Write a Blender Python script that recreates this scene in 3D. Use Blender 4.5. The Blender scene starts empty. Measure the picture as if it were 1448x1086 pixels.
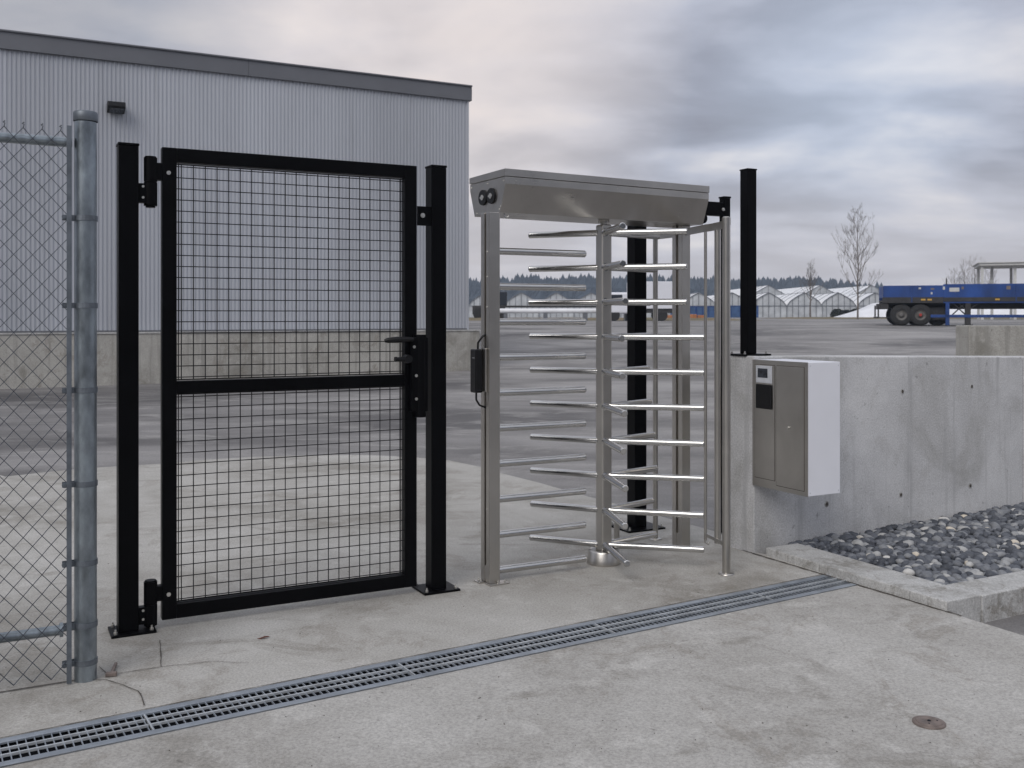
import bpy, math, random
from mathutils import Vector, Matrix, noise
R = math.radians
random.seed(7)
S = bpy.context.scene
C = S.collection

# ------------------------------------------------------------------ camera
cam_d = bpy.data.cameras.new("camera"); cam = bpy.data.objects.new("camera", cam_d); C.objects.link(cam)
cam.location = (0, 0, 1.5); cam.rotation_euler = (R(90), 0, 0)
cam_d.sensor_width = 36; cam_d.lens = 34.8; cam_d.shift_y = -0.0663
cam_d.clip_start = .05; cam_d.clip_end = 3000
cam_d.dof.use_dof = True; cam_d.dof.focus_distance = 4.9; cam_d.dof.aperture_fstop = 7.1
S.camera = cam

# ------------------------------------------------------------------ sky
SUN_EL, SUN_AZ = 38, 208          # azimuth clockwise from +Y (the view direction)
w = bpy.data.worlds.new("World"); S.world = w; w.use_nodes = True
nt = w.node_tree; nt.nodes.clear()
def N(tree, t, **kw):
    n = tree.nodes.new(t)
    for k, v in kw.items():
        if k.startswith('i_'):
            n.inputs[k[2:].replace('_', ' ')].default_value = v
        else: setattr(n, k, v)
    return n
def math_n(tree, op, a, b=None, clamp=False):
    n = tree.nodes.new('ShaderNodeMath'); n.operation = op; n.use_clamp = clamp
    for i, v in enumerate((a, b)):
        if v is None: continue
        if isinstance(v, (int, float)): n.inputs[i].default_value = v
        else: tree.links.new(v, n.inputs[i])
    return n.outputs[0]
def ramp(tree, fac, stops):
    n = tree.nodes.new('ShaderNodeValToRGB')
    while len(n.color_ramp.elements) < len(stops): n.color_ramp.elements.new(.5)
    for e, (p, c) in zip(n.color_ramp.elements, stops):
        e.position = p; e.color = (*c, 1) if len(c) == 3 else c
    tree.links.new(fac, n.inputs[0]); return n.outputs[0]
def mix(tree, fac, a, b, mode='MIX'):
    n = tree.nodes.new('ShaderNodeMix'); n.data_type = 'RGBA'; n.blend_type = mode
    for sock, v in ((n.inputs[0], fac), (n.inputs[6], a), (n.inputs[7], b)):
        if isinstance(v, (int, float)): sock.default_value = v
        elif isinstance(v, tuple): sock.default_value = (*v, 1)
        else: tree.links.new(v, sock)
    return n.outputs[2]
sky = N(nt, 'ShaderNodeTexSky', sky_type='NISHITA', sun_disc=False)
sky.sun_elevation = R(SUN_EL); sky.sun_rotation = R(SUN_AZ)
sky.air_density = 1.0; sky.dust_density = 2.0
tc = N(nt, 'ShaderNodeTexCoord')
sep = N(nt, 'ShaderNodeSeparateXYZ'); nt.links.new(tc.outputs['Generated'], sep.inputs[0])
zz = math_n(nt, 'MAXIMUM', sep.outputs[2], 0.0)
den = math_n(nt, 'ADD', zz, 0.20)
cx = math_n(nt, 'DIVIDE', sep.outputs[0], den); cy = math_n(nt, 'DIVIDE', sep.outputs[1], den)
comb = N(nt, 'ShaderNodeCombineXYZ'); nt.links.new(cx, comb.inputs[0]); nt.links.new(cy, comb.inputs[1])
n1 = N(nt, 'ShaderNodeTexNoise', i_Scale=1.55, i_Detail=9.0, i_Roughness=.50, i_Distortion=.25); nt.links.new(comb.outputs[0], n1.inputs['Vector'])
mp = N(nt, 'ShaderNodeMapping'); mp.inputs['Scale'].default_value = (.55, 1.0, 1); mp.inputs['Location'].default_value = (3.1, 1.7, 0)
nt.links.new(comb.outputs[0], mp.inputs[0])
n2 = N(nt, 'ShaderNodeTexNoise', i_Scale=2.6, i_Detail=8.0, i_Roughness=.5, i_Distortion=.2); nt.links.new(mp.outputs[0], n2.inputs['Vector'])
mixn = math_n(nt, 'ADD', math_n(nt, 'MULTIPLY', n1.outputs[0], .62), math_n(nt, 'MULTIPLY', n2.outputs[0], .38))
cloud = ramp(nt, mixn, [(.35, (.245, .25, .295)), (.45, (.315, .33, .395)), (.53, (.45, .47, .55)), (.64, (.72, .70, .715))])
# a brighter break in the cover to the upper left of the view, thinner cover overhead
def lobe(az, el, width):
    d = Vector((math.sin(R(az))*math.cos(R(el)), math.cos(R(az))*math.cos(R(el)), math.sin(R(el))))
    vd = N(nt, 'ShaderNodeVectorMath', operation='DOT_PRODUCT'); nt.links.new(tc.outputs['Generated'], vd.inputs[0]); vd.inputs[1].default_value = d
    a = math_n(nt, 'SUBTRACT', vd.outputs['Value'], math.cos(R(width)))
    return math_n(nt, 'DIVIDE', a, 1-math.cos(R(width)), clamp=True)
l1 = math_n(nt, 'MULTIPLY', lobe(-5, 14.5, 15), math_n(nt, 'MULTIPLY', n1.outputs[0], 1.5))
cloud = mix(nt, l1, cloud, (.80, .71, .665))
l0 = math_n(nt, 'MULTIPLY', lobe(-27, 17, 14), .55)
cloud = mix(nt, l0, cloud, (.28, .275, .285))
l2 = math_n(nt, 'MULTIPLY', lobe(19, 12.5, 8), .28)
cloud = mix(nt, l2, cloud, (.55, .66, .82))
hz = math_n(nt, 'SUBTRACT', 1.0, math_n(nt, 'MULTIPLY', zz, 6.5), clamp=True)
hz = math_n(nt, 'MULTIPLY', hz, .72)
cloud = mix(nt, hz, cloud, (.70, .65, .655))
up = math_n(nt, 'MULTIPLY', math_n(nt, 'SUBTRACT', zz, .32), 1.3, clamp=True)
cloud = mix(nt, up, cloud, (.80, .82, .88))
bg1 = N(nt, 'ShaderNodeBackground', i_Strength=.10); nt.links.new(sky.outputs[0], bg1.inputs[0])
bg2 = N(nt, 'ShaderNodeBackground', i_Strength=1.08); nt.links.new(cloud, bg2.inputs[0])
ms = N(nt, 'ShaderNodeMixShader'); ms.inputs[0].default_value = .93
nt.links.new(bg1.outputs[0], ms.inputs[1]); nt.links.new(bg2.outputs[0], ms.inputs[2])
wo = N(nt, 'ShaderNodeOutputWorld'); nt.links.new(ms.outputs[0], wo.inputs[0])

sd = bpy.data.lights.new("sun", 'SUN'); sd.energy = 1.5; sd.angle = R(38); sd.color = (1, .955, .90)
so = bpy.data.objects.new("sun", sd); C.objects.link(so); so.location = (-5, -5, 12)
sv = Vector((math.sin(R(SUN_AZ))*math.cos(R(SUN_EL)), math.cos(R(SUN_AZ))*math.cos(R(SUN_EL)), math.sin(R(SUN_EL))))
so.rotation_euler = sv.to_track_quat('Z', 'Y').to_euler()
vs = S.view_settings; vs.view_transform = 'Standard'; vs.look = 'None'; vs.exposure = .10; vs.gamma = 1; vs.use_curve_mapping = False

# ------------------------------------------------------------------ materials
def new_mat(name):
    m = bpy.data.materials.new(name); m.use_nodes = True
    t = m.node_tree; b = t.nodes['Principled BSDF']
    tc = N(t, 'ShaderNodeTexCoord')
    return m, t, b, tc.outputs['Object']
def noise_n(t, vec, scale, detail=4, rough=.55, stretch=None, dist=0):
    if stretch:
        mp = N(t, 'ShaderNodeMapping'); mp.inputs['Scale'].default_value = stretch; t.links.new(vec, mp.inputs[0]); vec = mp.outputs[0]
    n = N(t, 'ShaderNodeTexNoise', i_Scale=float(scale), i_Detail=float(detail), i_Roughness=float(rough), i_Distortion=float(dist))
    t.links.new(vec, n.inputs['Vector']); return n.outputs[0]
def bump(t, b, h, strength, dist=.002):
    bp = N(t, 'ShaderNodeBump', i_Strength=strength, i_Distance=dist); t.links.new(h, bp.inputs['Height'])
    t.links.new(bp.outputs[0], b.inputs['Normal'])
def simple(name, col, rough=.6, metal=0, var=.15, scale=6, rvar=.1, stretch=None, bmp=0, bscale=80, bdist=.001, spec=.5):
    m, t, b, v = new_mat(name)
    n = noise_n(t, v, scale, 5, .6, stretch)
    lo = tuple(c*(1-var) for c in col); hi = tuple(min(1, c*(1+var)) for c in col)
    t.links.new(ramp(t, n, [(.3, lo), (.7, hi)]), b.inputs['Base Color'])
    r = math_n(t, 'ADD', math_n(t, 'MULTIPLY', math_n(t, 'SUBTRACT', n, .5), rvar*2), rough, clamp=True)
    t.links.new(r, b.inputs['Roughness'])
    b.inputs['Metallic'].default_value = metal; b.inputs['Specular IOR Level'].default_value = spec
    if bmp: bump(t, b, noise_n(t, v, bscale, 4, .6, stretch), bmp, bdist)
    return m
def concrete(name, base, stain, pale, big=.7, streak=False, seed=0, strength=1.0):
    m, t, b, v = new_mat(name)
    mp = N(t, 'ShaderNodeMapping'); mp.inputs['Location'].default_value = (seed, seed*2.3, seed); t.links.new(v, mp.inputs[0]); v = mp.outputs[0]
    a = noise_n(t, v, big, 6, .62, None, .6)
    col = ramp(t, a, [(.32, stain), (.48, base), (.70, pale)])
    md = noise_n(t, v, big*5, 6, .65, None, .8)
    col = mix(t, ramp(t, md, [(.40, (0, 0, 0)), (.62, (.55*strength,)*3)]), col, pale)
    bl = noise_n(t, v, big*2.3, 5, .6, (1, 1.7, 1), 1.2)
    col = mix(t, ramp(t, bl, [(.57, (0, 0, 0)), (.70, (.75*strength,)*3)]), col, stain)
    br = noise_n(t, v, big*3.1, 9, .72, (1.3, .8, 1), .5)
    col = mix(t, ramp(t, br, [(.56, (0, 0, 0)), (.62, (.42*strength,)*3), (.67, (.18*strength,)*3)]), col, (.17, .145, .115))
    wt = noise_n(t, v, big*9, 8, .7)
    col = mix(t, ramp(t, wt, [(.55, (0, 0, 0)), (.64, (.55*strength,)*3)]), col, tuple(min(1, c*1.15) for c in pale))
    fi = noise_n(t, v, 95, 6, .8)
    col = mix(t, .8, col, ramp(t, fi, [(.38, (.33, .33, .33)), (.60, (.62, .62, .62))]), 'OVERLAY')
    sp = noise_n(t, v, 19, 3, .5)
    col = mix(t, ramp(t, sp, [(.70, (0, 0, 0)), (.76, (.55, .55, .55))]), col, tuple(c*.5 for c in stain))
    if streak:
        s = noise_n(t, v, 5, 5, .6, (1.6, 1.6, .10))
        col = mix(t, ramp(t, s, [(.52, (0, 0, 0)), (.66, (.7, .7, .7))]), col, tuple(c*.70 for c in base))
        s2 = noise_n(t, v, 16, 3, .6, (1, 1, .05))
        col = mix(t, ramp(t, s2, [(.60, (0, 0, 0)), (.70, (.4, .4, .4))]), col, tuple(c*.62 for c in base))
    t.links.new(col, b.inputs['Base Color'])
    t.links.new(ramp(t, a, [(.3, (.6,)*3), (.7, (.85,)*3)]), b.inputs['Roughness'])
    b.inputs['Specular IOR Level'].default_value = .35
    h = math_n(t, 'ADD', math_n(t, 'MULTIPLY', fi, .5), md)
    bump(t, b, h, .55, .004)
    return m
M = {}
M['pad'] = concrete('pad concrete', (.335, .322, .298), (.215, .20, .175), (.435, .425, .405), .75, False, 1.0, .75)
M['pad_front'] = concrete('front slab concrete', (.318, .306, .286), (.20, .187, .165), (.44, .43, .412), .6, False, 5.3, .85)
M['kerb'] = concrete('kerb concrete', (.38, .378, .37), (.20, .19, .17), (.48, .48, .475), 2.4, False, 3.0)
M['wall'] = concrete('cast wall concrete', (.50, .50, .505), (.35, .345, .335), (.62, .62, .625), 1.1, True, 2.0, .28)
M['plinth'] = concrete('plinth concrete', (.34, .33, .305), (.20, .19, .165), (.42, .41, .385), .5, True, 9.0)
def asphalt_mat():
    m, t, b, v = new_mat('worn asphalt')
    a = noise_n(t, v, .16, 6, .6, (1, 2.4, 1), .5)
    col = ramp(t, a, [(.35, (.120, .116, .117)), (.48, (.195, .188, .186)), (.64, (.31, .30, .296))])
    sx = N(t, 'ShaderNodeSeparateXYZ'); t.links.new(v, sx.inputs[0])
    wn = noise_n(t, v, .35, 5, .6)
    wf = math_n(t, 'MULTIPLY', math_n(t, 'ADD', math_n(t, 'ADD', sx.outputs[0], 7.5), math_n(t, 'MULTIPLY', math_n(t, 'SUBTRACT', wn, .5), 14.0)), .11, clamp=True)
    col = mix(t, wf, mix(t, 1.0, col, (.70, .70, .71), 'MULTIPLY'), col)      # asphalt colour darkens towards the warehouse side, broken up by noise
    a2 = noise_n(t, v, .9, 6, .65, (1, 1.8, 1), .7)
    col = mix(t, ramp(t, a2, [(.52, (0, 0, 0)), (.66, (.6,)*3)]), col, (.34, .33, .32))
    fi = noise_n(t, v, 90, 3, .7)
    col = mix(t, .6, col, ramp(t, fi, [(.3, (.3,)*3), (.7, (.7,)*3)]), 'OVERLAY')
    t.links.new(col, b.inputs['Base Color']); b.inputs['Roughness'].default_value = .8
    b.inputs['Specular IOR Level'].default_value = .3
    bump(t, b, fi, .5, .004); return m
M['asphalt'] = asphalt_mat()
def black_mat():
    return simple('black powder coat', (.0022, .0023, .003), .36, 0, .3, 5, .08, None, .15, 300, .0004, .09)
M['black'] = black_mat()
M['plastic'] = simple('black plastic', (.005, .005, .006), .4, 0, .2, 20, .05, None, 0, 80, .001, .3)
M['rubber'] = simple('tyre rubber', (.018, .018, .019), .8, 0, .3, 9, .05)
M['wire'] = simple('black mesh wire', (.006, .006, .008), .45, 0, .2, 30, .05, None, 0, 80, .001, .2)
def steel(name, col, rough, grain=(1, 1, 60), sc=14, smudge=.12):
    m, t, b, v = new_mat(name)
    g = noise_n(t, v, sc, 4, .7, grain)
    s = noise_n(t, v, 3.2, 5, .6, None, .6)
    c = ramp(t, s, [(.3, tuple(x*(1-smudge) for x in col)), (.7, tuple(min(1, x*(1+smudge*.6)) for x in col))])
    t.links.new(c, b.inputs['Base Color']); b.inputs['Metallic'].default_value = 1
    r = math_n(t, 'ADD', math_n(t, 'MULTIPLY', g, .06), math_n(t, 'MULTIPLY', s, .08))
    t.links.new(math_n(t, 'ADD', r, rough-.06, clamp=True), b.inputs['Roughness'])
    bump(t, b, g, .035, .0005); return m
M['steel'] = steel('brushed stainless vertical', (.50, .48, .45), .30, (30, 30, .6))
M['steel_h'] = steel('brushed stainless horizontal', (.50, .48, .45), .28, (.6, 30, 30))
M['polished'] = steel('polished stainless', (.56, .555, .545), .15, (1, 1, 1), 8, .10)
M['galv'] = simple('galvanised steel', (.26, .295, .325), .36, .85, .42, 13, .18, (1, 1, .45), .3, 60, .0008)
M['galv_dark'] = simple('weathered galvanised steel', (.16, .18, .205), .5, .7, .25, 14, .1)
M['wire_galv'] = simple('galvanised fence wire', (.085, .095, .115), .5, .4, .25, 20, .1)
M['grate'] = simple('galvanised grating', (.34, .375, .42), .45, .6, .22, 7, .1, None, .2, 90, .0006)
M['grate_top'] = simple('worn bright grating', (.58, .61, .64), .36, .5, .15, 7, .1)
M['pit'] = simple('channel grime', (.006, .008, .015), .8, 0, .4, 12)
M['bolt'] = simple('zinc bolt', (.62, .61, .58), .3, .9, .15, 30)
M['iron'] = simple('rusty cast iron', (.185, .15, .135), .6, .35, .35, 25, .15, None, .6, 60, .002)
M['joint'] = simple('dark joint filler', (.075, .065, .055), .9, 0, .35, 8)  # dark filler colour shared by joints, gaps and grit
M['white_paint'] = simple('white powder coat', (.70, .71, .76), .38, 0, .03, 4, .06, None, .08, 200, .0005)
M['screen_frame'] = simple('grey plastic bezel', (.50, .52, .56), .4, 0, .08, 30)
M['glass_dark'] = simple('dark display glass', (.03, .035, .045), .12, 0, .5, 40)
M['cladding'] = simple('pale metal cladding', (.455, .475, .52), .42, .15, .09, .5, .06, (1, 1, .2), .05, 30, .001)
M['trim'] = simple('grey metal flashing', (.145, .15, .165), .45, .3, .08, 1.0)
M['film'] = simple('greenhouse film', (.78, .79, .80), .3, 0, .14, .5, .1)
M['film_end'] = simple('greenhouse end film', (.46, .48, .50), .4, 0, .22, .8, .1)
M['frame_grey'] = simple('greenhouse frame', (.16, .17, .19), .5, .5, .15, 5)
M['tarp'] = simple('white tarpaulin', (.72, .73, .76), .5, 0, .10, .8, .1, None, .6, 1.2, .1)
M['blue'] = simple('blue trailer paint', (.006, .042, .19), .5, 0, .45, .8, .12, (1, 1, .5))
M['blue_worn'] = simple('faded blue paint', (.035, .085, .20), .6, 0, .35, 2)
M['chassis'] = simple('grimy chassis steel', (.035, .034, .036), .7, .2, .4, 3)
M['rim'] = simple('dusty wheel rim', (.12, .115, .11), .6, .3, .25, 6)
M['red'] = simple('red reflector', (.35, .03, .02), .4, 0, .1, 5)
M['amber'] = simple('amber reflector', (.55, .33, .06), .4, 0, .1, 5)
M['orange'] = simple('orange plastic', (.38, .15, .06), .6, 0, .3, 2)
M['pale_paint'] = simple('pale grey paint', (.50, .50, .49), .6, 0, .12, 2)
M['bark'] = simple('grey bark', (.135, .115, .10), .9, 0, .3, 3, .05, (1, 1, .3), .5, 8, .02)
M['shrub'] = simple('dark evergreen leaves', (.020, .024, .020), .8, 0, .5, 4)
M['wood_far'] = simple('far conifer needles', (.026, .036, .046), .9, 0, .35, .08)
def sheets(m):
    t = m.node_tree; b = t.nodes['Principled BSDF']; tc = N(t, 'ShaderNodeTexCoord'); sx = N(t, 'ShaderNodeSeparateXYZ'); t.links.new(tc.outputs['Object'], sx.inputs[0])
    fl = math_n(t, 'FLOOR', math_n(t, 'DIVIDE', sx.outputs[0], .88)); wn = N(t, 'ShaderNodeTexWhiteNoise', noise_dimensions='1D'); t.links.new(fl, wn.inputs['W'])
    src = b.inputs['Base Color'].links[0].from_socket
    c = mix(t, 1.0, src, ramp(t, wn.outputs['Value'], [(0, (.90, .90, .90)), (1, (1, 1, 1))]), 'MULTIPLY')
    st = noise_n(t, tc.outputs['Object'], 6, 4, .6, (1, 1, .035))
    c = mix(t, ramp(t, st, [(.58, (0, 0, 0)), (.72, (.35,)*3)]), c, (.26, .265, .28))
    t.links.new(c, b.inputs['Base Color'])
sheets(M['cladding'])
def grass_mat():
    m, t, b, v = new_mat('dry winter grass')
    a = noise_n(t, v, .5, 6, .65)
    t.links.new(ramp(t, a, [(.35, (.20, .135, .07)), (.5, (.16, .13, .075)), (.68, (.10, .105, .06))]), b.inputs['Base Color'])
    b.inputs['Roughness'].default_value = .95; bump(t, b, noise_n(t, v, 6, 4, .7), 1, .08); return m
M['grass'] = grass_mat()
def pebble_mat():
    m, t, b, v = new_mat('river pebbles')
    at = N(t, 'ShaderNodeAttribute', attribute_name='shade')
    col = ramp(t, at.outputs['Fac'], [(0, (.030, .034, .044)), (.35, (.085, .093, .112)), (.62, (.16, .168, .185)), (.80, (.30, .305, .31)), (.92, (.52, .51, .49)), (1, (.56, .50, .41))])
    n = noise_n(t, v, 45, 4, .6)
    col = mix(t, .5, col, ramp(t, n, [(.3, (.36,)*3), (.7, (.66,)*3)]), 'OVERLAY')
    t.links.new(col, b.inputs['Base Color']); b.inputs['Roughness'].default_value = .62
    bump(t, b, n, .3, .002); return m
M['pebble'] = pebble_mat()

# ------------------------------------------------------------------ mesh helpers
class MB:
    def __init__(s): s.v = []; s.f = []; s.sm = []
    def add(s, vs, fs, smooth=False):
        o = len(s.v); s.v += [tuple(p) for p in vs]
        for f in fs: s.f.append(tuple(i+o for i in f)); s.sm.append(smooth)
        return s
    def box(s, x0, x1, y0, y1, z0, z1, mat=None):
        vs = [Vector((x, y, z)) for z in (z0, z1) for y in (y0, y1) for x in (x0, x1)]
        if mat: vs = [mat @ p for p in vs]
        return s.add(vs, [(0, 2, 3, 1), (4, 5, 7, 6), (0, 1, 5, 4), (1, 3, 7, 5), (3, 2, 6, 7), (2, 0, 4, 6)])
    def ring(s, c, a, b, r, n): return [c + a*(r*math.cos(2*math.pi*i/n)) + b*(r*math.sin(2*math.pi*i/n)) for i in range(n)]
    def tube(s, p0, p1, r0, r1=None, n=12, caps=True, smooth=True):
        p0 = Vector(p0); p1 = Vector(p1); r1 = r0 if r1 is None else r1
        d = (p1-p0).normalized(); a = d.orthogonal().normalized(); b = d.cross(a)
        vs = s.ring(p0, a, b, r0, n) + s.ring(p1, a, b, r1, n)
        s.add(vs, [(i, (i+1) % n, n+(i+1) % n, n+i) for i in range(n)], smooth)
        if caps:
            s.add(vs[:n], [tuple(reversed(range(n)))]); s.add(vs[n:], [tuple(range(n))])
        return s
    def path(s, pts, r, n=8, caps=True):
        pts = [Vector(p) for p in pts]; rs = r if isinstance(r, (list, tuple)) else [r]*len(pts)
        vs = []; a = None
        for i, p in enumerate(pts):
            d = (pts[min(i+1, len(pts)-1)] - pts[max(i-1, 0)]).normalized()
            if a is None: a = d.orthogonal().normalized()
            a = (a - d*a.dot(d)).normalized(); b = d.cross(a)
            vs += s.ring(p, a, b, rs[i], n)
        fs = [(k*n+i, k*n+(i+1) % n, (k+1)*n+(i+1) % n, (k+1)*n+i) for k in range(len(pts)-1) for i in range(n)]
        s.add(vs, fs, True)
        if caps: s.add(vs[:n], [tuple(reversed(range(n)))]); s.add(vs[-n:], [tuple(range(n))])
        return s
    def prism_x(s, prof, x0, x1):           # prof = list of (y,z) counter-clockwise seen from -x ... closed
        n = len(prof); vs = [(x0, y, z) for y, z in prof] + [(x1, y, z) for y, z in prof]
        return s.add(vs, [(i, n+i, n+(i+1) % n, (i+1) % n) for i in range(n)] + [tuple(range(n)), tuple(reversed(range(n, 2*n)))])
    def prism_z(s, poly, z0, z1):           # poly (x,y) ccw from above
        n = len(poly); vs = [(x, y, z0) for x, y in poly] + [(x, y, z1) for x, y in poly]
        return s.add(vs, [(i, (i+1) % n, n+(i+1) % n, n+i) for i in range(n)] + [tuple(reversed(range(n))), tuple(range(n, 2*n))])
    def lathe(s, prof, c=(0, 0, 0), n=24):  # prof (r,z)
        vs = []; c = Vector(c)
        for r, z in prof: vs += [c+Vector((r*math.cos(2*math.pi*i/n), r*math.sin(2*math.pi*i/n), z)) for i in range(n)]
        s.add(vs, [(k*n+i, k*n+(i+1) % n, (k+1)*n+(i+1) % n, (k+1)*n+i) for k in range(len(prof)-1) for i in range(n)], True)
        s.add(vs[-n:], [tuple(range(n))]); return s
    def build(s, name, mat, parent=None, bevel=0, seg=2):
        me = bpy.data.meshes.new(name); me.from_pydata(s.v, [], s.f); me.materials.append(mat)
        me.polygons.foreach_set('use_smooth', s.sm); me.update()
        o = bpy.data.objects.new(name, me); C.objects.link(o)
        if parent: o.parent = parent
        if bevel:
            b = o.modifiers.new('bevel', 'BEVEL'); b.width = bevel; b.segments = seg; b.limit_method = 'ANGLE'; b.angle_limit = R(40)
            b.harden_normals = False
        return o
def tag(o, label=None, cat=None, group=None, kind=None):
    for k, v in (('label', label), ('category', cat), ('group', group), ('kind', kind)):
        if v: o[k] = v
    return o
def thing(name, loc, rz, label, cat, group=None):
    o = bpy.data.objects.new(name, None); C.objects.link(o); o.location = loc; o.rotation_euler = (0, 0, rz)
    o.empty_display_size = .2
    return tag(o, label, cat, group)
def struct(o): o['kind'] = 'structure'; return o
def clone(o, parent=None):
    c = o.copy(); C.objects.link(c); c.parent = parent; return c
def clone_tree(o, parent=None):
    kids = [k for k in KIDS(o)]
    c = clone(o, parent)
    for k in kids: clone_tree(k, c)
    return c
def KIDS(o): return [k for k in bpy.data.objects if k.parent == o]
def bolt(mb, x, y, z, r=.009, h=.012, ax='z'):
    if ax == 'z': mb.tube((x, y, z), (x, y, z+h), r, n=6, smooth=False); mb.tube((x, y, z+h), (x, y, z+h*1.9), r*.5, n=8)
    elif ax == 'y': mb.tube((x, y, z), (x, y-h, z), r, n=10); mb.tube((x, y-h, z), (x, y-h*1.4, z), r*.55, n=8)
    else: mb.tube((x, y, z), (x-h, y, z), r, n=10)

TH = R(27.65); U = Vector((math.cos(TH), math.sin(TH), 0)); V = Vector((-math.sin(TH), math.cos(TH), 0))

# ------------------------------------------------------------------ ground
def gz(Y):                                   # the yard climbs gently behind the gates, then levels
    pts = [(-1e4, -.006), (21, -.006), (24, .05), (28, .24), (34, .58), (40, .88), (46, 1.06), (55, 1.17), (70, 1.25), (110, 1.30), (400, 1.33), (5000, 1.33)]
    for (a, za), (b, zb) in zip(pts, pts[1:]):
        if Y <= b:
            return za+(zb-za)*(Y-a)/(b-a)
    return 1.33
DR_A = Vector((-4.4, 1.985, 0)); DR_D = Vector((math.cos(R(31.6)), math.sin(R(31.6)), 0))   # drain axis
DR_N = Vector((-DR_D.y, DR_D.x, 0))
def drain_line(px_pt, y_off): pass
# yard sheet
xs = [-900, -400, -200, -100, -60, -40, -30, -24] + [-20+i*1.0 for i in range(0, 46)] + [30, 40, 60, 100, 200, 400, 900]
ts = [0, .4, 1, 2, 3.5, 5, 7, 9, 11, 13, 15, 16, 17, 18, 19, 20, 22, 24, 26, 28, 30, 32, 34, 36, 38, 40, 44, 50, 58, 66, 80, 104, 150, 250, 500, 1400]
mb = MB(); vs = []
for x in xs:
    xc = max(-9, min(9, x)); yf = 3.5+(xc+1.78)*.615+.85
    for t in ts: y = yf+t; vs.append((x, y, gz(y)))
nr = len(ts)
mb.add(vs, [(i*nr+j, (i+1)*nr+j, (i+1)*nr+j+1, i*nr+j+1) for i in range(len(xs)-1) for j in range(nr-1)], True)
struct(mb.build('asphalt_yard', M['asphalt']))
# lower ground that carries the slabs and runs off behind the camera
mb = MB(); mb.add([(-900, -900, -.095), (900, -900, -.095), (900, 12, -.095), (-900, 12, -.095)], [(0, 1, 2, 3)])
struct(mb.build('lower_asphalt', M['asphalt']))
# drain geometry: centre line and half width
dl = Vector((-1.80, 3.517, 0))               # a point on the far edge of the drain frame
def dp(t, s, z=0): return dl + DR_D*t + DR_N*s + Vector((0, 0, z))
T0, T1, DW = -1.6, 4.42, .245
def slab_edge(s): return Vector((2.205, 5.036, 0)) - V*s     # right edge of the front slab, towards the camera
# front slab
far_r = dp(T1-.02, -DW)
poly = [dp(T0, -DW), dp(T1+.035, -DW)]
P_k = Vector((2.205, 5.036, 0))
poly2 = [dp(-9, -DW), dp(T1+.05, -DW), P_k, P_k-V*12, Vector((-12, -8, 0))]
mb = MB(); mb.prism_z([(p.x, p.y) for p in [poly2[4], poly2[3], poly2[2], poly2[1], poly2[0]]], -.14, 0)
struct(mb.build('front_slab', M['pad_front'], None, .006))
# rear slab with its curved outer edge
def G(px, py, z=0):
    d = 1400*(1.5-z)/(py-447); return Vector(((px-724)/1400*d, d, z))
curve = [G(*p) for p in [(7, 674), (90, 665), (139, 661), (224, 656), (300, 649.5), (360, 646), (440, 643.5), (520, 643.5), (587, 646.7), (635, 651), (680, 660.5), (708, 669), (760, 682), (799, 693), (842, 705), (892, 718), (944, 733), (1013, 752), (1036, 761)]]
wall0 = Vector((1.527, 6.25, 0))
kerb_end = dp(T1, 0)
poly = [dp(-9, 0)] + [dp(T1+.05, 0), Vector((1.53, 6.30, 0)), Vector((1.44, 6.60, 0))] + [Vector((p.x, p.y, 0)) for p in reversed(curve)] + [Vector((-9, 13.5, 0))]
poly = [(p.x, p.y) for p in poly]
mb = MB(); mb.prism_z(poly, -.14, 0)
struct(mb.build('rear_slab', M['pad'], None, 0))
# joints and cracks in the slabs
mb = MB()
def ribbon(pts, wd, z=.004, jag=0):
    out = []
    for a, b in zip(pts, pts[1:]):
        n = max(1, int((b-a).length/.035)) if jag else 1
        for i in range(n): out.append(a.lerp(b, i/n))
    out.append(pts[-1]); q = []
    for i, p in enumerate(out):
        d = (out[min(i+1, len(out)-1)]-out[max(i-1, 0)]).normalized(); nn = Vector((-d.y, d.x, 0))
        j = random.uniform(-jag, jag) if 0 < i < len(out)-1 else 0
        ww = wd*random.uniform(.5, 1.2) if jag else wd
        q += [p+nn*(ww/2+j)+Vector((0, 0, z)), p-nn*(ww/2-j)+Vector((0, 0, z))]
    mb.add(q, [(2*i, 2*i+1, 2*i+3, 2*i+2) for i in range(len(out)-1)])
ribbon([G(-260, 1026), G(0, 980), G(112, 962)], .010)
ribbon([G(140, 944), G(153, 955), G(228, 944), G(226, 906)], .005, .004, .002)
ribbon([G(112, 963), G(150, 962), G(196, 978), G(204, 999)], .005, .004, .003)
ribbon([G(228, 944), G(300, 936), G(352, 938)], .003, .004, .004)
ribbon([P_k-V*.1-U*.006, Vector((1.527, 6.25, 0))-V*.02-U*.006, Vector((1.44, 6.45, 0))-U*.006], .016, .0035, .003)
ribbon([dp(-2, .006), dp(T1-.01, .006)], .006, .0035, .0015); ribbon([dp(-2, -DW-.005), dp(T1+.02, -DW-.005)], .004, .0035, .0012)
struct(mb.build('pavement_joint', M['joint']))

# ------------------------------------------------------------------ trench drain
dr = thing('trench_drain', (dp(0, 0).x, dp(0, 0).y, 0), R(31.6), 'long galvanised trench drain with a three row grating set flush in the concrete slab', 'drain')
mb = MB()
mb.box(T0, T1, -DW, -DW+.004, -.09, -.012); mb.box(T0, T1, -.004, 0, -.09, -.012); mb.box(T0, T1, -DW+.004, -.004, -.094, -.086)
mb.build('channel', M['pit'], dr)
mb = MB(); mb.box(T0, T1, -DW+.002, -DW+.038, -.006, .003); mb.box(T0, T1, -.038, -.002, -.006, .003)
mb.build('edge_frame', M['grate'], dr, .0015)
L = 1.05; start = 2.56 - 4*L; secs = []
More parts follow.
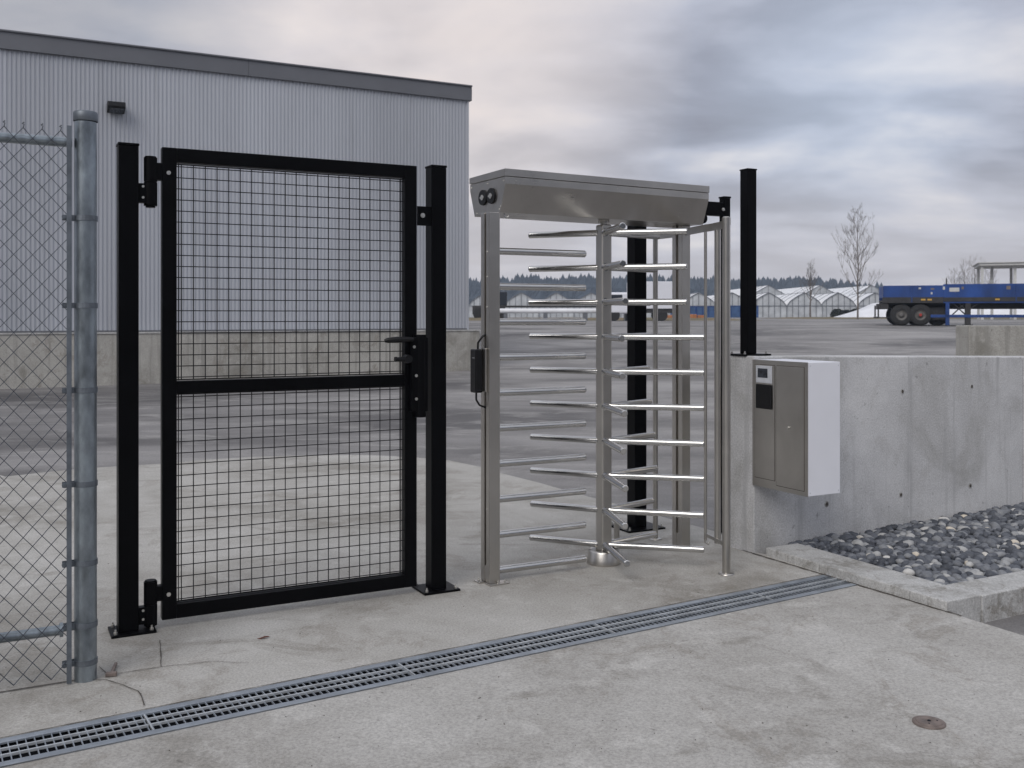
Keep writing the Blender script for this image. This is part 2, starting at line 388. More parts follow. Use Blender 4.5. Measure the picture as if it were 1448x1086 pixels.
# one joint sits where the photograph shows it, about two fifths of the way along
mbg = MB()
for yy in (-DW+.038+.0563, -.038-.0563): mbg.box(.004, L-.004, yy-.0042, yy+.0042, -.005, .004)
nb = 37
mbc = MB()
for i in range(nb+1):
    x = .006 + (L-.016)*i/nb
    for (ya, yb) in ((-DW+.0385, -DW+.038+.0520), (-DW+.038+.0606, -.038-.0606), (-.038-.0520, -.0385)): mbc.box(x, x+.0034, ya, yb, -.007, -.0005)
mbg.box(.001, .0055, -DW+.0385, -.0385, -.008, .001)
g0 = mbg.build('grate_panel', M['grate_top'], dr); c0 = mbc.build('cross_bars', M['grate'], g0)
k = 0
for i in range(-1, 8):
    x = start + i*L
    if x > T1-.06 or x+L < T0: continue
    o = g0 if k == 0 else clone(g0, dr); o.location = (x, 0, 0); k += 1
    cb = c0 if o is g0 else clone(c0, o)
    if x+L > T1:                              # the last panel is cut where it meets the kerb
        for ob_, src, m_ in ((o, g0.data, M['grate_top']), (cb, c0.data, M['grate'])):
            me = bpy.data.meshes.new(ob_.name.split('.')[0]); vv = [(min(v.co.x, T1-x-.002), v.co.y, v.co.z) for v in src.vertices]
            ff = [tuple(p.vertices) for p in src.polygons if min(src.vertices[q].co.x for q in p.vertices) < T1-x-.003]
            me.from_pydata(vv, [], ff); me.materials.append(m_); ob_.data = me

# ------------------------------------------------------------------ utility cover in the slab
uc = thing('utility_cover', (1.536, 3.646, 0), R(20), 'small round rusty iron cover set in the bare foreground slab', 'floor cover')
mb = MB(); mb.lathe([(.058, 0), (.058, .006), (.050, .008)], n=36); mb.build('rim', M['iron'], uc)
mb = MB(); mb.lathe([(.047, 0), (.047, .0095), (.043, .0115), (.012, .012), (.010, .009)], n=36)
mb.build('lid', M['iron'], uc)
mb = MB()
mb.tube((.0, .0, .0091), (0, 0, .0126), .006, n=12); mb.tube((.026, -.012, .0118), (.026, -.012, .0128), .0035, n=10); mb.tube((-.02, -.022, .0118), (-.02, -.022, .0128), .0035, n=10)
mb.build('lifting_hole', M['pit'], uc)

# ------------------------------------------------------------------ black gate and its posts
def black_post(name, loc, size, height, plate, label, plate_off=(0, 0), group=None):
    t = thing(name, loc, TH, label, 'post', group)
    h = size/2
    mb = MB(); mb.box(-h, h, -h, h, .011, height-.006); mb.build('post_tube', M['black'], t, .004)
    mb = MB(); mb.box(-h-.003, h+.003, -h-.003, h+.003, height-.006, height+.006); mb.build('post_cap', M['black'], t, .003)
    px, py = plate; ox, oy = plate_off
    mb = MB(); mb.box(ox-px, ox+px, oy-py, oy+py, 0, .012); mb.build('base_plate', M['black'], t, .002)
    for sx in (-1, 1):
        for sy in (-1, 1):
            mb = MB(); bolt(mb, ox+sx*(px-.02), oy+sy*(py-.02), .012); mb.build('anchor_bolt', M['bolt'], t)
    return t
GP = 'black square posts of the gate line'
pl = black_post('gate_post', (-1.828, 4.707, 0), .09, 2.312, (.10, .085), 'black hinge post beside the galvanised fence post, left of the mesh gate', (.02, -.0), GP)
pr = black_post('gate_post', (-.418, 5.438, 0), .088, 2.318, (.105, .095), 'black latch post between the mesh gate and the steel turnstile', (0, 0), GP)
br = black_post('gate_post', (.885, 7.02, 0), .10, 2.30, (.155, .13), 'thick black post standing behind the turnstile rotor', (0, 0), GP)
# strike plate on the latch post
mb = MB(); mb.box(-.125, -.0445, -.038, -.030, 1.99, 2.095); mb.build('strike_plate', M['black'], pr, .002)
mb = MB(); bolt(mb, -.095, -.038, 2.045, .013, .006, 'y'); mb.build('plate_bolt', M['bolt'], pr)

gate = thing('mesh_gate', (-1.828, 4.707, 0), R(27.4), 'closed black steel pedestrian gate filled with square welded wire mesh', 'gate')
xl, xr, zb, zt, fw, fd = .1525, 1.4656, .038, 2.313, .068, .027
mb = MB()
mb.box(xl, xl+fw, -fd, fd, zb, zt); mb.box(xr-fw, xr, -fd, fd, zb, zt)
mb.box(xl+fw, xr-fw, -fd, fd, zt-fw, zt); mb.box(xl+fw, xr-fw, -fd, fd, zb, zb+fw)
mb.build('frame', M['black'], gate, .003)
zm = 1.155
mb = MB(); mb.box(xl+fw, xr-fw, -fd+.002, fd-.002, zm-.03, zm+.03); mb.build('mid_rail', M['black'], gate, .003)
def mesh_panel(z0, z1):
    mb = MB(); r = .0025; ym = .006
    a, b = xl+fw+.008, xr-fw-.006
    n = int((b-a)/.0555)
    for i in range(n+1):
        x = a+.018+(b-a-.03)*i/n; mb.tube((x, ym, z0+.006), (x, ym, z1-.006), r, n=5, caps=False)
    m = int((z1-z0)/.0555)
    for j in range(m+1):
        z = z0+.016+(z1-z0-.032)*j/m; mb.tube((a-.006, ym-.004, z), (b+.006, ym-.004, z), r, n=5, caps=False)
    for x in (a+.004, b-.006): mb.tube((x, ym, z0), (x, ym, z1), r, n=5, caps=False)
    mb.build('wire_mesh', M['wire'], gate)
    for (q0, q1) in ((z0+.0005, z0+.006), (z1-.006, z1-.0005)):
        mb2 = MB(); mb2.box(xl+fw+.001, xr-fw-.001, .012, .016, q0, q1); mb2.build('mesh_clamp', M['black'], gate)
mesh_panel(zm+.032, zt-fw-.002); mesh_panel(zb+fw+.002, zm-.032)
for (z0, z1, top) in ((2.02, 2.265, True), (.012, .235, False)):
    x = .102; mb = MB(); zc = (z0+z1)/2
    mb.tube((x, -.01, z0+.008), (x, -.01, zc-.002), .031, n=24); mb.tube((x, -.01, zc+.002), (x, -.01, z1-.006), .031, n=24)
    mb.tube((x, -.01, zc-.002), (x, -.01, zc+.002), .026, n=24)
    mb.tube((x, -.01, z1-.006), (x, -.01, z1), .026, n=24); mb.tube((x, -.01, z0), (x, -.01, z0+.008), .022, n=24)
    mb.box(.046, .08, -.03, .012, z0+.02, zc-.01); mb.box(.12, xl-.0005, -.03, .012, zc+.01, z1-.03)
    h = mb.build('hinge', M['black'], gate, .0015)
    for bb in ((xl+.03, -fd, z1-.075, .010, .005, 'y'), (.066, -.03, zc-.025, .006, .004, 'y'), (.066, -.03, z0+.045, .006, .004, 'y')):
        mb = MB(); bolt(mb, *bb); mb.build('hinge_bolt', M['bolt'], h)
# latch case with lever, cylinder and guard
mb = MB(); mb.box(xr-.045, xr+.052, -.062, -.0275, .985, 1.385); mb.tube((xr+.012, -.036, .955), (xr+.012, -.036, 1.40), .034, n=20)
case = mb.build('latch_case', M['black'], gate, .006)
for (z, x) in ((1.335, xr-.03), (1.18, xr-.018), (1.055, xr-.018)): mb = MB(); bolt(mb, x, -.062, z, .008, .004, 'y'); mb.build('case_screw', M['bolt'], case)
mb = MB(); mb.tube((xr-.05, -.028, 1.375), (xr-.05, -.085, 1.375), .012, n=12)
mb.path([(xr-.05, -.085, 1.375), (xr-.08, -.090, 1.376), (xr-.14, -.088, 1.375), (xr-.19, -.082, 1.372), (xr-.205, -.078, 1.370)], [.012, .014, .017, .014, .008], 10)
mb.build('lever_handle', M['plastic'], gate)
mb = MB(); mb.tube((xr-.06, -.028, 1.27), (xr-.06, -.062, 1.27), .026, .022, n=18); mb.tube((xr-.06, -.045, 1.27), (xr-.125, -.05, 1.27), .018, .010, n=12)
mb.tube((xr-.125, -.05, 1.27), (xr-.135, -.051, 1.27), .014, n=12)
mb.build('thumb_turn', M['plastic'], gate)

# ------------------------------------------------------------------ turnstile
AT = R(30.5)
ts_ = thing('turnstile', (-.10, 5.64, 0), AT, 'full height stainless steel turnstile with rows of horizontal bars', 'turnstile')
# header housing
yt0, yt1, yb0, yb1 = -.155, .262, -.100, .205
mb = MB(); mb.prism_x([(yt0, 2.237), (yb0, 2.082), (yb1, 2.082), (yt1, 2.237), (yt1, 2.2765), (yt0, 2.2765)][::-1], -.018, 1.468)
hd = mb.build('header', M['steel_h'], ts_, .002)
mb = MB(); mb.prism_x([(yt0-.003, 2.279), (yt1+.003, 2.279), (yt1+.003, 2.316), (yt0-.003, 2.321)], -.021, 1.471)
mb.build('header_lid', M['steel_h'], hd, .0015)
for y, z in ((-.135, 2.255), (.245, 2.255), (-.10, 2.115), (.05, 2.258), (.18, 2.098), (-.085, 2.10)): mb = MB(); bolt(mb, -.018, y, z, .005, .003, 'x'); mb.build('rivet', M['bolt'], hd)
for x in (.05, .75, 1.42): mb = MB(); bolt(mb, x, yt0, 2.257, .0035, .002, 'y'); mb.build('rivet', M['bolt'], hd)
for y in (-.005, .093):
    mb = MB(); mb.tube((-.018, y, 2.183), (-.030, y, 2.183), .046, .044, n=32); d = mb.build('indicator_disc', M['plastic'], hd)
    mb = MB(); mb.tube((-.030, y, 2.183), (-.0325, y, 2.183), .016, n=16); mb.box(-.034, -.030, y-.022, y+.022, 2.178, 2.188); mb.build('disc_knob', M['bolt'], d, .001)
mb = MB(); mb.path([(.02, -.075, 2.082), (.022, -.078, 2.062), (.034, -.085, 2.058), (.042, -.09, 2.064)], .004, 8); mb.build('cable_hook', M['polished'], hd)

def ss_post(cx, cy, wx, wy, zt, slot):
    mb = MB()
    x0, x1, y0, y1 = cx-wx/2, cx+wx/2, cy-wy/2, cy+wy/2
    if slot:   # folded channel with an open slot on the -x face
        sy = cy+.002
        mb.box(x0, x1, y0, sy-.012, .008, zt); mb.box(x0, x1-.0, sy+.010, y1, .008, zt); mb.box(x0+.022, x1-.002, sy-.0125, sy+.0105, .1, zt)
        mb.box(x0+.003, x1-.002, sy-.0125, sy+.0105, .008, .1)
    else:
        mb.box(x0, x1, y0, y1, .008, zt)
    p = mb.build('steel_post', M['steel'], ts_, .003)
    return p, (x0, x1, y0, y1)
lp, (x0, x1, y0, y1) = ss_post(-.052, -.045, .068, .10, 2.0815, True)
mb = MB(); mb.box(x0-.01, x1+.045, y0-.03, y0+.035, 0, .008); mb.box(x0-.035, x0+.02, y1-.045, y1+.02, 0, .0075); mb.build('foot_plate', M['steel'], lp, .001)
for (x, y) in ((x1+.025, y0-.012), (x1-.02, y0-.015), (x0-.02, y1-.01), (x0-.015, y1-.03)): mb = MB(); bolt(mb, x, y, .008, .007, .009); mb.build('foot_bolt', M['bolt'], lp)
for z in (.42, 1.10, 1.55, 1.72, 1.86): mb = MB(); bolt(mb, x0, y0+.028, z, .005, .004, 'x'); mb.build('side_screw', M['bolt'], lp)
# ten fixed barrier bars
ba = R(27.6)-AT
bar = MB(); bd = Vector((math.cos(ba), math.sin(ba), 0)); 
bar.tube(bd*.006, bd*.592, .0205, n=20); bar.tube(bd*.592, bd*.597, .0205, .016, n=20)
bar0 = bar.build('barrier_bar', M['polished'], lp)
col = MB(); col.tube(-bd*.004, bd*.012, .025, n=20); col0 = col.build('bar_collar', M['plastic'], bar0)
for i in range(10):
    o = bar0 if i == 0 else clone(bar0, lp)
    o.location = (x1, y0+.055, .062+.2007*i)
    if i: clone(col0, o)
# card reader on the left post
mb = MB(); mb.box(x0-.062, x0-.016, y0+.045, y0+.115, 1.07, 1.315); rd = mb.build('card_reader', M['plastic'], ts_, .008)
mb = MB(); mb.box(x0-.016, x0-.001, y0+.02, y0+.075, 1.075, 1.32); mb.build('reader_bracket', M['steel'], rd, .002)
mb = MB(); mb.path([(x0-.03, y0+.08, 1.313), (x0-.03, y0+.078, 1.35), (x0-.012, y0+.06, 1.385), (x0+.012, y0+.055, 1.40)], .006, 8); mb.build('cable', M['plastic'], rd)
mb = MB(); mb.path([(x0-.04, y0+.08, 1.07), (x0-.04, y0+.08, 1.03), (x0-.025, y0+.07, 1.0), (x0+.01, y0+.058, .985)], .006, 8); mb.build('cable', M['plastic'], rd)
mb = MB(); mb.box(x0-.0625, x0-.0618, y0+.06, y0+.085, 1.265, 1.267); mb.build('reader_mark', M['screen_frame'], rd)

# rotor
RX, RY = .756, -.012
mb = MB(); hw = .037
mb.box(RX-hw, RX+hw, RY-hw, RY+hw, .03, 2.055)
rot = mb.build('rotor_column', M['steel'], ts_, .012, 3); 
mb = MB(); mb.tube((RX, RY, 2.055), (RX, RY, 2.082), .020, n=20); mb.tube((RX, RY, 2.066), (RX, RY, 2.0815), .034, n=20); mb.build('shaft', M['steel'], rot)
mb = MB(); mb.lathe([(.10, 0), (.103, .012), (.096, .03), (.094, .075), (.088, .085), (.062, .083), (.056, .05), (.03, .05)], (RX, RY, 0), 32); mb.build('pivot_base', M['steel'], ts_)
arms = [(-14, .60, 0), (157, .485, .0), (-81, .475, -.0), (40, .46, 0)]   # world bearings
def arm_mb(L):
    mb = MB(); mb.tube((.030, 0, 0), (L-.005, 0, 0), .0195, n=20); mb.tube((L-.005, 0, 0), (L, 0, 0), .0195, .015, n=20); mb.tube((.034, 0, 0), (.044, 0, 0), .024, n=20); return mb
protos = {}
for lv in range(10):
    z = .112+.2104*lv
    for ai, (wa, L, dz) in enumerate(arms):
        if ai == 0 and lv >= 7: L = .50; 
        key = (ai, L)
        if key not in protos:
            o = protos[key] = arm_mb(L).build('rotor_arm', M['polished'], rot)
        else: o = clone(protos[key], rot)
        o.location = (RX, RY, z); o.rotation_euler = (0, 0, R(wa + random.uniform(-2.2, 2.2)*(3.5 if ai == 3 else 1)) - AT)

# right hand post, guard cage
rp, (x0, x1, y0, y1) = ss_post(1.415, .05, .068, .10, 2.0815, True)
mb = MB(); mb.box(x0-.03, x1+.03, y0-.02, y1+.02, 0, .008); mb.build('foot_plate', M['steel'], rp, .001)
for (x, y) in ((x0-.017, y0), (x1+.017, y0), (x1+.017, y1), (x0-.017, y1)): mb = MB(); bolt(mb, x, y, .008, .007, .009); mb.build('foot_bolt', M['bolt'], rp)
inv = Matrix.Translation((-.10, 5.64, 0)) @ Matrix.Rotation(AT, 4, 'Z'); inv.invert()
def TL(x, y, z=0): return inv @ Vector((x, y, z))
pF = TL(1.246, 5.755); pM = TL(1.232, 5.93); pK = TL(1.183, 6.05); pA = TL(1.110, 6.33)
mb = MB(); mb.tube((pF.x, pF.y, .008), (pF.x, pF.y, 2.07), .0235, n=24); mb.tube((pF.x, pF.y, 2.072), (pF.x, pF.y, 2.078), .0235, .018, n=24); mb.tube((pF.x, pF.y, 2.03), (pF.x, pF.y, 2.072), .0255, n=24)
fp = mb.build('guard_pole', M['steel'], ts_)
mb = MB(); mb.lathe([(.046, 0), (.046, .007), (.026, .010)], (pF.x, pF.y, 0), 28); mb.build('floor_flange', M['steel'], fp)
mb = MB(); mb.tube((pM.x, pM.y, .14), (pM.x, pM.y, 2.02), .0195, n=20); mb.build('guard_pole', M['steel'], ts_)
mb = MB(); mb.tube((pK.x, pK.y, .13), (pK.x, pK.y, 2.015), .0095, n=14); mb.build('guard_rod', M['steel'], ts_)
def flat_bar(pts, z0, z1, th):
    mb = MB(); q = []
    for i, p in enumerate(pts):
        d = (pts[min(i+1, len(pts)-1)]-pts[max(i-1, 0)]).normalized(); n = Vector((-d.y, d.x, 0))*(th/2)
        q += [(p.x+n.x, p.y+n.y, z0), (p.x-n.x, p.y-n.y, z0), (p.x-n.x, p.y-n.y, z1), (p.x+n.x, p.y+n.y, z1)]
    fs = [(0, 1, 2, 3), tuple(4*(len(pts)-1)+i for i in (3, 2, 1, 0))]
    for k in range(len(pts)-1):
        for i in range(4): fs.append((4*k+i, 4*k+4+i, 4*k+4+(i+1) % 4, 4*k+(i+1) % 4))
    return mb.add(q, fs)
arc = [pA, TL(1.150, 6.17), pK, TL(1.212, 5.98), TL(1.236, 5.87), TL(1.247, 5.775)]
flat_bar(arc, 2.015, 2.06, .008).build('hoop_rail', M['steel'], ts_)
flat_bar([pK, TL(1.215, 5.93), TL(1.245, 5.775)], .155, .175, .010).build('hoop_rail', M['steel'], ts_)
mb = MB(); p = TL(1.165, 5.985); mb.path([(pK.x, pK.y, .16), (pK.x-.008, pK.y-.004, .12), (pK.x+.012, pK.y-.01, .105), (pK.x+.022, pK.y-.012, .125)], .005, 8); mb.build('rail_hook', M['steel'], ts_)
q1 = TL(.965, 6.66); q2 = TL(1.09, 6.42); q3 = TL(.70, 6.62)
mb = MB(); mb.tube((q1.x, q1.y, .006), (q1.x, q1.y, 2.03), .017, n=18); rr = mb.build('guard_pole', M['steel'], ts_)
mb = MB(); mb.lathe([(.042, 0), (.042, .006), (.02, .009)], (q1.x, q1.y, 0), 24); mb.build('floor_flange', M['steel'], rr)
flat_bar([q1, TL(1.01, 6.58), q2], 2.015, 2.075, .010).build('hoop_rail', M['steel'], ts_)
mb = MB(); mb.tube((q3.x, q3.y, 0), (q3.x, q3.y, .12), .019, n=18); mb.lathe([(.04, 0), (.04, .006), (.02, .009)], (q3.x, q3.y, 0), 20); mb.build('floor_stop', M['steel'], ts_)

# ------------------------------------------------------------------ cast wall, posts on it, control cabinet
WA = R(31)
wl = thing('retaining_wall', (1.527, 6.25, 0), WA, 'low cast grey concrete wall with tie holes, running behind the bed of pebbles', 'wall')
sl = -.0225; WT = .235
def wall_seg(xa, xb, extra):
    n = 1
    za, zb_ = 1.247+sl*xa, 1.247+sl*xb
    mb = MB(); vs = [(xa, extra, -.12), (xb, extra, -.12), (xb, WT, -.12), (xa, WT, -.12), (xa, extra, za), (xb, extra, zb_), (xb, WT, zb_), (xa, WT, za)]
    mb.add(vs, [(0, 3, 2, 1), (4, 5, 6, 7), (0, 1, 5, 4), (1, 2, 6, 5), (2, 3, 7, 6), (3, 0, 4, 7)]); return mb
wall_seg(0, 2.873, 0).build('wall_panel', M['wall'], wl, .008)
wall_seg(2.885, 7.5, .004).build('wall_panel', M['wall'], wl, .008)
mb = MB(); mb.box(2.872, 2.886, .012, WT-.01, -.1, 1.16); mb.build('joint_filler', M['joint'], wl)
for px, py in ((1276, 553.6), (1273.8, 699.7), (1374, 546.5), (1372, 687), (1169, 712.7)):
    k = (px-724)/1400; uw = Vector((math.cos(WA), math.sin(WA)))
    t = (k*6.25-1.527)/(uw.x-k*uw.y); Y = 6.25+uw.y*t; z = 1.5-(py-447)*Y/1400
    mb = MB(); mb.tube((t, .004, z), (t, -.0022, z), .0125, n=16); hl = mb.build('tie_hole', M['joint'], wl)
    mb = MB()
    n = 18; ring = []
    for r_ in (.0128, .021):
        for i in range(n): ring.append((t+r_*math.cos(6.283*i/n), -.0028 if r_ < .02 else -.0005, z+r_*math.sin(6.283*i/n)))
    mb.add(ring, [(i, n+i, n+(i+1) % n, (i+1) % n) for i in range(n)], True); mb.build('hole_rim', M['kerb'], hl)
# end joint strip on the return of the wall
wp = thing('wall_mounted_post', tuple((wall0 + V*.150 + U*.105 + Vector((-.015, 0, 1.2445)))), TH, 'black square post bolted on top of the end of the concrete wall', 'post')
mb = MB(); mb.box(-.0375, .0375, -.0375, .0375, .011, 1.20); mb.build('post_tube', M['black'], wp, .004)
mb = MB(); mb.box(-.0405, .0405, -.0405, .0405, 1.20, 1.21); mb.build('post_cap', M['black'], wp, .003)
mb = MB(); mb.box(-.11, .11, -.095, .075, 0, .012); mb.build('base_plate', M['black'], wp, .002)
for sx, sy in ((-.09, -.07), (.09, -.07), (-.09, .055), (.09, .055)):
    mb = MB(); bolt(mb, sx, sy, .012, .008, .010); mb.build('anchor_bolt', M['bolt'], wp)
# black bracket post behind the header
bp = thing('bracket_post', (1.475, 6.86, 0), TH, 'black post with a short arm reaching to the turnstile header', 'post')
mb = MB(); mb.box(-.027, .027, -.027, .027, 0, 2.315); mb.build('post_tube', M['black'], bp, .003)
mb = MB(); mb.box(-.031, .031, -.031, .031, 2.315, 2.327); mb.build('post_cap', M['black'], bp, .002)
mb = MB(); mb.box(-.28, -.0275, -.022, .022, 2.19, 2.285); arm = mb.build('bracket_arm', M['black'], bp, .003)
mb = MB(); mb.tube((-.21, -.03, 2.165), (-.21, .03, 2.165), .035, n=20); mb.build('arm_pivot', M['black'], arm)
mb = MB(); bolt(mb, -.035, -.022, 2.235, .012, .008, 'y'); mb.build('arm_bolt', M['bolt'], arm)

cab = thing('control_cabinet', tuple(wall0 + Vector((0, 0, 0)) - U*.012), TH, 'stainless and white control cabinet hung on the end of the concrete wall', 'cabinet')
# local: x along U, y towards camera is -y
cw, cd, cz0, cz1 = .262, .478, .437, 1.226
mb = MB(); mb.box(.004, cw, -cd, -.0, cz0, cz1); body = mb.build('body', M['white_paint'], cab, .003)
mb = MB(); mb.box(-.002, .004, -cd-.0015, -.002, cz0-.001, cz1+.0015); face = mb.build('face_panel', M['steel'], cab, .0015)
def door(y0, y1, z0, z1, nm='door'):
    mb = MB(); mb.box(-.0055, -.002, y0, y1, z0, z1); return mb.build(nm, M['steel'], cab, .0012)
door(-.205, -.028, cz0+.055, cz1-.03); d2 = door(-.452, -.222, cz0+.03, cz1-.03)
for (x, z) in ((.02, cz1-.02), (cw-.015, cz1-.02), (.02, cz0+.02), (cw-.015, cz0+.02)):
    mb = MB(); bolt(mb, x, -cd, z, .0035, .0015, 'y'); mb.build('cover_screw', M['screen_frame'], body)
def gap(y0, y1, z0, z1):
    mb = MB(); g = .0035
    for b_ in ((y0-g, y0, z0-g, z1+g), (y1, y1+g, z0-g, z1+g), (y0, y1, z0-g, z0), (y0, y1, z1, z1+g)): mb.box(-.0028, -.002, *b_)
    mb.build('door_gap', M['joint'], cab)
gap(-.205, -.028, cz0+.055, cz1-.03); gap(-.452, -.222, cz0+.03, cz1-.03)
mb = MB(); mb.tube((-.0055, -.328, .83), (-.016, -.328, .83), .008, .006, n=14); mb.build('door_knob', M['bolt'], d2)
mb = MB(); mb.box(-.011, -.0055, -.185, -.045, 1.085, 1.192); sc = mb.build('display', M['screen_frame'], cab, .002)
mb = MB(); mb.box(-.0122, -.0110, -.150, -.062, 1.118, 1.175); mb.build('screen', M['glass_dark'], sc)
mb = MB(); mb.box(-.014, -.0055, -.186, -.044, .925, 1.076); kp = mb.build('card_panel', M['plastic'], cab, .004)
mb = MB()
for y in (-.175, -.055):
    for z in (.938, 1.063): mb.tube((-.014, y, z), (-.0148, y, z), .0028, n=8)
mb.build('panel_screw', M['chassis'], kp)

# kerb around the pebble bed
kb = thing('stone_kerb', (0, 0, 0), 0, 'low pale concrete kerb turning a corner around the pebble bed', 'kerb')
KO = Vector((2.205, 5.018, 0)); KI = Vector((2.352, 5.292, 0))
lo = (wall0 - KO).length
def kp_(p, z): return (p.x, p.y, z)
aA, aB = KO, KO+V*1.37
bl_ = [aA, KI, KI+V*1.2, aB]
# left run in three stones
def stone(p0, p1, q0, q1, zb, zt, nm='kerb_stone'):
    mb = MB(); vs = [kp_(p0, zb), kp_(q0, zb), kp_(q1, zb), kp_(p1, zb), kp_(p0, zt), kp_(q0, zt), kp_(q1, zt), kp_(p1, zt)]
    mb.add(vs, [(0, 3, 2, 1), (4, 5, 6, 7), (0, 1, 5, 4), (1, 2, 6, 5), (2, 3, 7, 6), (3, 0, 4, 7)]); return mb.build(nm, M['kerb'], kb, .006)
cuts = [0, .235, .88, 1.33]
KT = .052
Wk = .265
for a, b in zip(cuts, cuts[1:]):
    p0, p1 = KO+V*(a+.002), KO+V*(b-.002)
    stone(p0, p0+U*Wk, p1+U*0, p1+U*Wk, -.09, KT) if False else stone(p0, p1, p0+U*Wk, p1+U*Wk, -.09, KT)
# right run
kr0 = KO + U*(Wk+.003)
for a, b in ((0, 1.6), (1.603, 3.2), (3.203, 5.0)):
    p0 = kr0+U*a+V*.0; p1 = kr0+U*b+V*.0
    stone(p0+V*.235, p0-V*.0, p1+V*.235, p1, -.12, KT-.004)

# pebble bed
bed0 = KO + U*Wk + V*.22
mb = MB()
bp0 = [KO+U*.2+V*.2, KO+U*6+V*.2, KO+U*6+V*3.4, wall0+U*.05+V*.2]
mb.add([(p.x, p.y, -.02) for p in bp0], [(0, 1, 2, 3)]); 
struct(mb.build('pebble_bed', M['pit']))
def ico(sub):
    import bmesh
    b = bmesh.new(); bmesh.ops.create_icosphere(b, subdivisions=sub, radius=1)
    v = [x.co.copy() for x in b.verts]; f = [tuple(q.index for q in x.verts) for x in b.faces]; b.free(); return v, f
iv, if_ = ico(2)
uw3 = Vector((math.cos(WA), math.sin(WA), 0)); nw3 = Vector((math.sin(WA), -math.cos(WA), 0))
mb = MB(); shades = []
rng = random.Random(3)
cell = .043; cnt = 0
ku = KO+U*Wk
for i in range(0, 130):
    for j in range(0, 90):
        for layer in (0, 1):
            a = (i+rng.uniform(-.4, .4)+layer*.5)*cell; c = .235+(j+rng.uniform(-.4, .4)+layer*.5)*cell
            p = ku + U*(a+.01) + V*(c+.02)
            dw = (p-wall0).dot(nw3)
            if dw < .022 or a < .005: continue
            if p.x/p.y > .62: continue
            if layer == 0 and rng.random() < .25: continue
            s = rng.choice((.019, .023, .026, .028, .032, .037))*rng.uniform(.85, 1.1)
            sx, sy, szz = s*rng.uniform(.95, 1.35), s*rng.uniform(.8, 1.05), s*rng.uniform(.62, .88)
            z = (.002 if layer == 0 else .024)+rng.uniform(-.008, .012) + .012*noise.noise(Vector((p.x*1.7, p.y*1.7, 0)))
            rm = Matrix.Rotation(rng.uniform(0, 6.28), 3, 'Z') @ Matrix.Rotation(rng.uniform(-.45, .45), 3, 'X') @ Matrix.Rotation(rng.uniform(-.45, .45), 3, 'Y')
            off = Vector((rng.random()*50, rng.random()*50, 0))
            vs = []
            for q in iv:
                k = 1+.16*noise.noise(q*1.1+off)
                vs.append(Vector((p.x, p.y, z)) + rm @ Vector((q.x*sx*k, q.y*sy*k, q.z*szz*k)))
            mb.add(vs, if_, True); h = rng.random()
            shades += [h*.78 if h < .86 else (.66+.22*rng.random() if h < .975 else .9+.1*rng.random())]*len(iv); cnt += 1
print('pebbles', cnt)
pb = mb.build('river_pebbles', M['pebble'])
at = pb.data.attributes.new('shade', 'FLOAT', 'POINT'); at.data.foreach_set('value', shades)
tag(pb, 'bed of smooth grey and white river pebbles between kerb and concrete wall', 'pebbles', None, 'stuff')

# ------------------------------------------------------------------ chain link fence
fn = thing('chain_link_fence', (-1.762, 4.09, 0), TH, 'galvanised chain link fence with a fat round end post at the left edge', 'fence')
mb = MB(); mb.tube((0, 0, -.02), (0, 0, 2.30), .0435, n=36); post = mb.build('end_post', M['galv'], fn)
mb = MB(); mb.lathe([(.0465, 2.303), (.048, 2.306), (.048, 2.338), (.045, 2.343), (.0, 2.346)], n=36); mb.build('post_cap', M['galv_dark'], post)
mb = MB(); mb.tube((-.052, -.005, 2.212), (-2.4, -.005, 2.212), .0205, n=20); mb.build('top_rail', M['galv'], fn)
mb = MB(); mb.tube((-.095, -.002, .218), (-2.4, -.002, .218), .0205, n=20); mb.tube((-.098, -.002, .218), (-.085, -.002, .218), .029, n=20); mb.tube((-.04, -.002, .218), (-.1, -.002, .218), .009, n=12)
mb.build('bottom_rail', M['galv'], fn)
mb = MB(); mb.tube((-2.4, 0, -.02), (-2.4, 0, 2.30), .03, n=24); mb.build('line_post', M['galv'], fn)
mb = MB(); mb.box(-.074, -.055, -.042, -.036, .005, 2.275); mb.build('tension_bar', M['galv_dark'], fn, .001)
for y in (308, 432, 552, 685, 797, 885, 938):
    z = 1.5-(y-447)*4.06/1400
    mb = MB()
    n = 20; q = []
    for i in range(n+1):
        a = R(200)+R(320-0)*i/n - R(180) + R(0)
        a = R(-160)+R(320)*i/n
        q.append(Vector((.0455*math.cos(a), .0455*math.sin(a), 0)))
    q = [Vector((-.088, -.012, 0))]+q+[Vector((-.088, .004, 0))]
    flat = flat_bar(q, z-.011, z+.011, .003)
    b_ = flat.build('tension_band', M['galv_dark'], fn)
    mb = MB(); mb.tube((-.081, .012, z), (-.081, -.030, z), .0065, n=10); mb.tube((-.081, -.018, z), (-.081, -.027, z), .011, n=6, smooth=False); mb.build('band_bolt', M['galv_dark'], b_)
mb = MB(); a_ = .034; hz_ = .039; r = .0025; z0 = .03; nz = 58
for k in range(68):
    xr_ = -.062-k*a_
    pts = []
    for j in range(nz):
        right = (j+k) % 2 == 0
        yy = -.031+(.0028 if (j % 2 == 0) else -.0028)
        pts.append((xr_ if right else xr_-a_, yy, z0+j*hz_))
    mb.path(pts, r, 4, False)
    # twisted barb where two wires are knotted at the top
    if (nz-1+k) % 2 == 0:
        x, y, z = pts[-1]; mb.path([(x, y, z), (x+.003, y-.003, z+.012), (x-.003, y+.003, z+.016), (x+.004, y, z+.022)], r*1.25, 4)
mb.build('wire_fabric', M['wire_galv'], fn)
